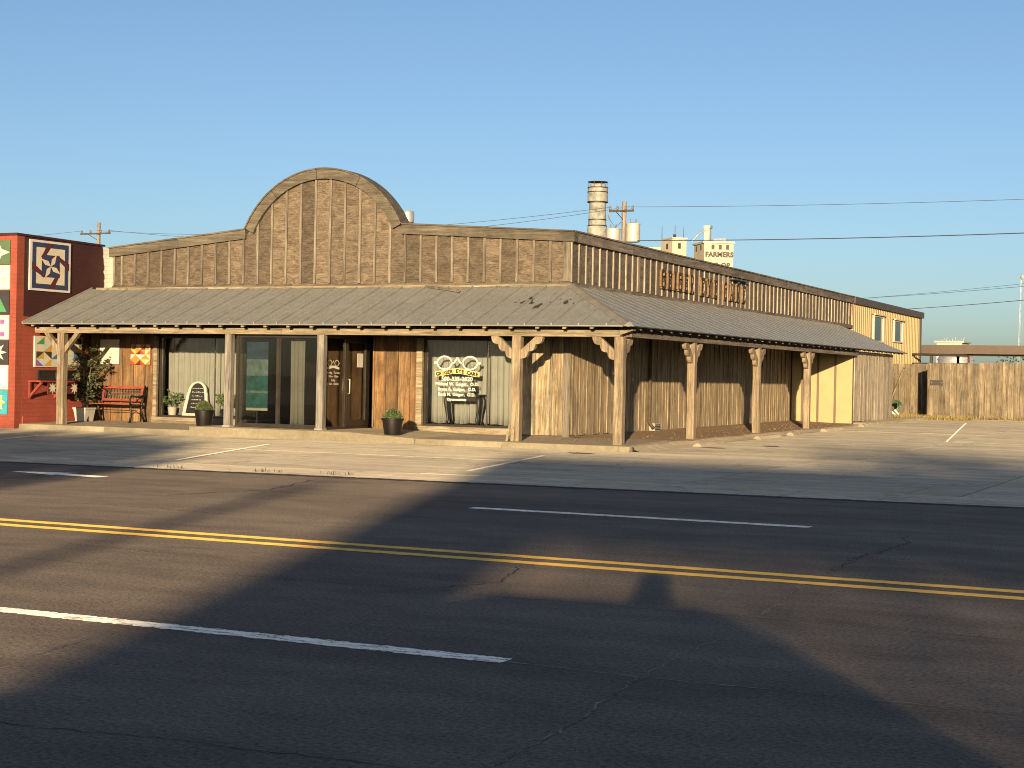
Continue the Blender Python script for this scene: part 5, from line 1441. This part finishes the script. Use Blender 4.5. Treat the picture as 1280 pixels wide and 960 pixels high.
def pole_line(x, y, h, label, trans, armz, armw, ang, seed):
    p = root('utility_pole', label, 'utility pole', 'wooden utility poles'); rr = random.Random(seed)
    obj('shaft', MB().tube([(x,y,0),(x,y,h)], [.20,.15], 10), 'pole_wood', p)
    dx, dy = cos(ang), sin(ang)
    a, b = (x-dx*armw*.62, y-.2-dy*armw*.62, armz), (x+dx*armw*.48, y-.2+dy*armw*.48, armz)
    ar_ = obj('crossarm', MB().tube([a, b], .085, 4), 'dark_wood', p)
    obj('brace', MB().tube([(x-dx*armw*.35, y-.2, armz), (x, y-.16, armz-.55)], .025, 5), 'dark_metal', p)
    for t in (.04, .34, .68, .96):
        q = Vector(a).lerp(Vector(b), t); obj('insulator', MB().lathe([(.05,.07),(.09,.12),(.07,.2),(.09,.24),(.03,.32)], (q.x,q.y,q.z), 8), 'insulator', p)
    if trans:
        for (tx, tz, r, hh) in ((-.66, armz-2.15, .44, 1.05), (.66, armz-1.95, .43, 1.15)):
            t_ = obj('transformer', MB().lathe([(r*.9,0),(r,.05),(r,hh-.06),(r*1.04,hh-.05),(r*1.04,hh),(r*.3,hh+.06)], (x+tx, y-.1, tz), 20), 'transformer', p); smooth_by_angle(t_)
            for k in (-.15, .15): obj('bushing', MB().tube([(x+tx+k,y-.1,tz+hh),(x+tx+k*1.3,y-.1,tz+hh+.3)], .035, 6), 'insulator', t_)
        obj('cutout', MB().tube([(x-.95,y-.25,armz-.25),(x-.85,y-.25,armz-.55)], .05, 6), 'insulator', p)
        obj('riser_wire', MB().tube([(x-.85,y-.25,armz-.55),(x-.5,y-.2,armz-1.0),(x-.1,y-.2,armz-.7)], .02, 4), 'wire', p)
    return p
pole_line(-37.8, 95, 12.55, 'utility pole with two grey transformers behind the shop roof', True, 11.95, 1.45, .05, 1)
pole_line(-91.4, 110, 13.9, 'utility pole with a plain crossarm behind the red building', False, 12.95, 3.0, -.05, 2)
def wire(a, b, sag, r, label):
    pts = []
    for i in range(25):
        t = i/24; pts.append((a[0]+(b[0]-a[0])*t, a[1]+(b[1]-a[1])*t, a[2]+(b[2]-a[2])*t-sag*4*t*(1-t)))
    tag(obj('power_line', MB().tube(pts, r, 5), 'wire'), label, 'power line', 'overhead power lines')
wire((-38.6,94.8,12.2), (-91.4,109.8,13.2), .9, .014, 'upper power line from the transformer pole to the left utility pole')
wire((-37.4,94.8,12.2), (-90.2,109.8,13.2), 1.3, .014, 'lower power line from the transformer pole to the left utility pole')
wire((-37.8,94.9,12.2), (40,92,13.9), 1.0, .014, 'topmost thin power line running right from the transformer pole')
wire((-37.2,94.9,10.1), (30,66,9.2), .7, .026, 'thick power cable running right below the transformers')
wire((-93,109.8,13.2), (-150,118,14), .8, .014, 'power line leaving the left utility pole to the left')
wire((-45,165,9.9), (10,98,9.9), .5, .016, 'middle power line above the yellow rear wall')
wire((-48,175,10.3), (10,98,10.4), .5, .013, 'faint power line just above the middle one over the carport')
wire((-32,120,6.7), (8,70,7.3), .5, .018, 'lowest power line above the end of the yellow rear wall')

ge = root('grain_elevator', 'cream grain elevator headhouse with dark lettering far behind the shop', 'grain elevator')
Yg = 330
def quad_tower(C, R, L, z0, z1, grow=0.0):
    C, R, L = Vector(C), Vector(R), Vector(L); D = R+L-C; m = (C+R+L+D)/4
    P = [m+(p-m)*(1+grow) for p in (C, R, D, L)]
    return MB().hexa([(p.x, p.y, z0) for p in P], [(p.x, p.y, z1) for p in P])
def on_face(A, B, t, off):
    A, B = Vector(A), Vector(B); d = (B-A).normalized(); nrm = Vector((d.y, -d.x)); return A+(B-A)*t+nrm*off, atan2(d.y, d.x)
C1, R1, L1 = (-113.0, Yg), (-107.6, Yg+3.2), (-117.5, Yg+6.5)
obj('headhouse', quad_tower(C1, R1, L1, 0, 30.6), 'silo', ge)
obj('roof_edge', quad_tower(C1, R1, L1, 30.61, 31.0, .08), 'silo_grey', ge)
def face_box(name, A, B, t, w, z0, z1, mat, par):
    c, an = on_face(A, B, t, .04); o = obj(name, MB().box(-w/2, w/2, -.03, .03, z0, z1), mat, par); o.location = (c.x, c.y, 0); o.rotation_euler.z = an
for t in (.30, .55, .80): face_box('window', C1, R1, t, .62, 29.3, 30.3, 'dark_metal', ge)
for t in (.25, .70): face_box('window', L1, C1, t, .8, 29.2, 30.3, 'dark_metal', ge)
for body, sz, z in (('FARMERS', 1.42, 27.75), ('CO-OP', 1.4, 25.5)):
    c, an = on_face(C1, R1, .52, .06)
    text('lettering', body, sz, 'black', ge, Matrix.Translation((c.x, c.y, z)) @ Matrix.Rotation(an, 4, 'Z') @ Matrix.Rotation(pi/2, 4, 'X'), bold=.08, spacing=1.05)
obj('railing', MB().box(-112.3, -109.5, Yg+4, Yg+4.2, 31.02, 31.8), 'galv', ge)
obj('leg_tower', MB().box(-114.1, -112.9, Yg+3, Yg+4.2, 31.02, 34.0), 'silo_grey', ge)
obj('leg_head', MB().box(-114.2, -112.7, Yg+2.9, Yg+4.4, 34.01, 34.6), 'galv', ge)
obj('spout', MB().tube([(-113.9,Yg+2.8,33.6),(-115.5,Yg+2.8,32.6),(-116.7,Yg+2.8,31.2)], .18, 6), 'galv', ge)
ge2 = root('elevator_tower', 'smaller cream elevator tower with rooftop masts left of the lettered headhouse', 'grain elevator')
C2, R2, L2 = (-121.6, Yg+4), (-119.1, Yg+6), (-125.6, Yg+8)
obj('tower', quad_tower(C2, R2, L2, 0, 32.0), 'silo', ge2)
obj('roof_edge', quad_tower(C2, R2, L2, 32.01, 32.3, .10), 'silo_grey', ge2)
face_box('window', C2, R2, .5, .65, 29.9, 31.1, 'dark_metal', ge2); face_box('window', L2, C2, .55, .8, 29.9, 31.1, 'dark_metal', ge2)
for x, h in ((-125.1, 35.0), (-122.1, 35.2), (-120.1, 34.8)): obj('mast', MB().tube([(x,Yg+7,32.31),(x,Yg+7,h)], [.09,.05], 5), 'dark_metal', ge2)
obj('rooftop_unit', MB().box(-122.5, -121.9, Yg+6.8, Yg+7.2, 32.31, 33.2), 'dark_metal', ge2)
sh2 = root('elevator_shed', 'low grey shed roof between the two cream elevator towers', 'shed')
obj('wall', MB().box(-119, -114.5, Yg-6, Yg-2, 0, 26.6), 'silo', sh2); obj('roof', MB().hexa([(-119.3,Yg-6.3,26.61),(-114,Yg-6.3,26.61),(-114,Yg-1.7,26.61),(-119.3,Yg-1.7,26.61)], [(-119.3,Yg-6.3,28.2),(-114,Yg-6.3,26.9),(-114,Yg-1.7,26.9),(-119.3,Yg-1.7,28.2)]), 'silo_grey', sh2)
gb = root('elevator_silos', 'row of round cream concrete silos left of the elevator towers', 'silo')
for i in range(4):
    s_ = obj('silo', MB().lathe([(2.7,0),(2.7,29.2-.1*i),(2.5,29.4-.1*i)], (-129.0-i*5.2, Yg+10, 0), 28), 'silo', gb); smooth_by_angle(s_)
obj('gallery', MB().box(-146, -125.7, Yg+8, Yg+12, 29.41, 30.6), 'silo', gb)
tw = root('lattice_tower', 'thin steel lattice mast far off at the right edge', 'tower')
tx, ty, th = -43.6, 300, 20.5
for k in range(3):
    a = k*2*pi/3; obj('leg', MB().tube([(tx+1.0*cos(a),ty+1.0*sin(a),0),(tx+.45*cos(a),ty+.45*sin(a),th)], .03, 4), 'galv', tw)
lb = MB()
for i in range(14):
    z0, z1 = i*th/14, (i+1)*th/14
    for k in range(3):
        a, b = k*2*pi/3, (k+1)*2*pi/3; r0, r1 = 1.0-.55*z0/th, 1.0-.55*z1/th
        lb.tube([(tx+r0*cos(a),ty+r0*sin(a),z0),(tx+r1*cos(b),ty+r1*sin(b),z1)], .016, 3)
obj('lacing', lb, 'silo_grey', tw); obj('lamp_head', MB().lathe([(.3,0),(.45,.3),(.2,.7)], (tx,ty,th), 10), 'silo_grey', tw)
fs_ = root('far_shed', 'distant pale industrial shed with roof pipes above the carport', 'building')
obj('wall', MB().box(-48.6, -44.9, 250, 256, 0, 7.9), 'silo', fs_); obj('roof_sheet', MB().box(-48.9, -44.6, 249.7, 256.3, 7.91, 8.15), 'silo_grey', fs_)
obj('red_panel', MB().box(-48.3, -46.6, 249.6, 249.69, 7.0, 7.4), 'red_trim', fs_)
for k in range(9):
    x = -48.4+k*.42; obj('roof_pipe', MB().tube([(x,252,8.15),(x+.1,252,8.4+.2*(k % 3))], .035, 5), 'silo_grey', fs_)

# ================================================================== BEHIND THE CAMERA (their shadows lie on the road)
eu = Vector((cos(AZ), sin(AZ), 0)); es = Vector((-sin(AZ), cos(AZ), 0))
cn = root('shadow_board', 'unseen wide board on a clad pier behind the viewer, added to shade the road', 'shadow_board')  # unseen board added and shaped to cast the broad shade on the road
obj('panel', MB().box(15.5, 33, -53.6, -53.0, 10.25, 12.45), 'shadow_board_white', cn)
obj('shadow_pier', MB().box(15.52, 17.4, -53.5, -53.1, -.06, 10.24), 'shadow_pier_block', cn)
obj('column', MB().box(31.0, 31.6, -53.5, -53.1, -.06, 10.24), 'galv', cn)
obj('catwalk', MB().box(15.6, 33, -52.98, -52.4, 10.0, 10.06), 'galv', cn)
lp = root('lamp_post', 'tall steel lamp post across the street, behind the viewer', 'lamp post')
q = eu*(-5.0)+es*(-45)
obj('shaft', MB().tube([(q.x,q.y,-.02),(q.x,q.y,9.5)], [.15,.11], 10), 'galv', lp); obj('head', MB().box(q.x-.3,q.x+.3,q.y-.12,q.y+.12,9.5,9.65), 'galv', lp)
tr = root('street_tree', 'leafy street tree across the street, behind the viewer', 'tree')
q = eu*(-14.7)+es*(-25)
tm = MB(); tm.tube([(q.x,q.y,-.05),(q.x+.1,q.y,2.2),(q.x-.1,q.y,5.2),(q.x,q.y,7.9)], [.28,.22,.16,.06], 10); rr = random.Random(21); ends = []
for i in range(60):
    a = rr.uniform(0, 6.28); ph = rr.uniform(-1, 1); l = (4.9-1.5*ph)*rr.random()**.5; e = Vector((q.x+cos(a)*l, q.y+sin(a)*l, 7.4+ph*.7)); z0 = rr.uniform(4.4, 6.6); tm.tube([(q.x,q.y,z0-.6),((q.x+e.x)/2,(q.y+e.y)/2,(z0+e.z)/2+.2),e], [.08,.05,.02], 5); ends.append(e)
obj('trunk', tm, 'bark', tr)
def f(rr):
    e = rr.choice(ends); d = Vector((rr.gauss(0,1), rr.gauss(0,1), rr.gauss(0,.6))); d.normalize(); d.z *= .5; return e+d*1.2*rr.random()**.45, d
obj('crown', leaves(12000, f, .36, .13, rr, .8), 'tree_leaf', tr)

t2 = root('dimming_tree', 'unseen thin-leaved tall tree behind the viewer, added to dim the sun on the road', 'tree')  # unseen tree added to thin the sun on the right of road and lot
q = eu*(3.6)+es*(-62)
tm = MB(); tm.tube([(q.x,q.y,-.08),(q.x+.2,q.y,3.5),(q.x-.1,q.y,7.5),(q.x,q.y,11.6)], [.34,.26,.18,.05], 10); rr = random.Random(31); ends = []
for i in range(70):
    a = rr.uniform(0, 6.28); ph = rr.uniform(-1, 1); l = 4.6*rr.random()**.5; e = Vector((q.x+cos(a)*l, q.y+sin(a)*l, 10.2+ph*1.1)); z0 = rr.uniform(6.5, 9.5); tm.tube([(q.x,q.y,z0-.6),((q.x+e.x)/2,(q.y+e.y)/2,(z0+e.z)/2+.2),e], [.06,.04,.015], 5); ends.append(e)
for i in range(26):
    a = rr.uniform(0, 6.28); l = 2.4*rr.random()**.5; e = q+eu*2.0+Vector((cos(a)*l, sin(a)*l, 13.2+rr.uniform(-.7, .7))); tm.tube([(q.x,q.y,10.4),((q.x+e.x)/2,(q.y+e.y)/2,12.0),e], [.05,.03,.012], 5); ends += [e, e]
obj('trunk', tm, 'bark', t2)
def f(rr):
    e = rr.choice(ends); d = Vector((rr.gauss(0,1), rr.gauss(0,1), rr.gauss(0,.5))); d.normalize(); return e+d*1.1*rr.random()**.45, d
obj('crown', leaves(2700, f, .30, .10, rr, .8), 'tree_leaf', t2)

# --- pickup parked behind the viewer
pk = root('pickup_truck', 'dark crew pickup parked just behind the viewer', 'truck')
prof = [(-2.9,.55),(-2.9,1.12),(-1.22,1.14),(-1.08,1.77),(-.88,1.84),(.55,1.85),(.76,1.80),(1.80,1.26),(2.65,1.14),(2.78,.95),(2.8,.5),(2.35,.45),(-2.5,.45)]
TXc, TYc = .16, -2.45
bd = MB(); bd.prism(prof, lambda u, v, w: (TXc+u, TYc+w*(1 if v < 1.25 else .86), v), -.92, .92)
obj('body', bd, 'car_paint', pk)
for s_ in (-1, 1):
    y = TYc+s_*.93
    for (a, b) in ((-1.0,-.25), (-.18,.72)): obj('side_window', MB().prism([(a,1.22),(b,1.22),(b-.1 if b > 0 else b,1.80),(a+.08,1.80)], lambda u, v, w: (TXc+u, y-s_*.13*((v-1.22)/.58)+w, v), -.012, .012), 'glass_win', pk)
    for wx in (-1.85, 1.75):
        w_ = obj('wheel', MB().tube([(TXc+wx,y-s_*.22,.37),(TXc+wx,y+s_*.01,.37)], .37, 24), 'rubber', pk); obj('rim', MB().tube([(TXc+wx,y+s_*.012,.37),(TXc+wx,y+s_*.03,.37)], .22, 16), 'alu_light', w_)
    box('headlight', (TXc+2.79, TXc+2.83, TYc+s_*.7-.15, TYc+s_*.7+.15, .78, .95), 'white_paint', pk); box('mirror', (TXc+.72, TXc+.86, y-.02 if s_ > 0 else y-.22, y+.22 if s_ > 0 else y+.02, 1.25, 1.42), 'car_paint', pk)
# --- the person holding the phone up
pe = root('person', 'person in a blue shirt standing behind the camera, phone held at eye level', 'person')
px, py = -.02, -.52
J = {'pel': (px,py,.98), 'sp': (px,py,1.15), 'ch': (px,py,1.38), 'nk': (px,py,1.52), 'hd': (px,py+.01,1.64), 'tp': (px,py,1.78),
     'lh': (px-.10,py,.92), 'lk': (px-.12,py+.03,.50), 'la': (px-.13,py,.08), 'lt': (px-.14,py+.17,.035), 'rh': (px+.10,py,.92), 'rk': (px+.12,py+.03,.50), 'ra': (px+.13,py,.08), 'rt': (px+.14,py+.17,.035),
     'ls': (px-.19,py,1.43), 'le': (px-.36,py+.12,1.40), 'lw': (px-.09,py+.33,1.44), 'lf': (px-.04,py+.38,1.50), 'rs': (px+.19,py,1.43), 're': (px+.36,py+.12,1.40), 'rw': (px+.09,py+.33,1.44), 'rf': (px+.04,py+.38,1.50)}
R_r = {'pel': (.16,.11), 'sp': (.145,.10), 'ch': (.16,.105), 'nk': (.085,.08), 'hd': (.082,.095), 'tp': (.06,.07), 'lh': (.095,.095), 'lk': (.06,.065), 'la': (.042,.045), 'lt': (.04,.03), 'ls': (.06,.06), 'le': (.045,.045), 'lw': (.032,.03), 'lf': (.035,.02)}
names = list(J); idx = {n: i for i, n in enumerate(names)}
E_ = [('pel','sp'),('sp','ch'),('ch','nk'),('nk','hd'),('hd','tp'),('pel','lh'),('lh','lk'),('lk','la'),('la','lt'),('pel','rh'),('rh','rk'),('rk','ra'),('ra','rt'),('ch','ls'),('ls','le'),('le','lw'),('lw','lf'),('ch','rs'),('rs','re'),('re','rw'),('rw','rf')]
me = bpy.data.meshes.new('body'); me.from_pydata([J[n] for n in names], [(idx[a], idx[b]) for a, b in E_], [])
bo = link('body', me, 'shirt', pe)
sk = bo.modifiers.new('skin', 'SKIN'); bo.modifiers.new('sub', 'SUBSURF').render_levels = 2
for n in names:
    k = n if n in R_r else 'l'+n[1:]
    v_ = me.skin_vertices[0].data[idx[n]]; v_.radius = R_r[k]; v_.use_root = (n == 'pel')
h_ = obj('hat', MB().lathe([(.155,0),(.15,.03),(.125,.05),(.12,.12),(.10,.19),(.0,.20)], (px,py-.012,1.69), 20), 'hair', pe, True)
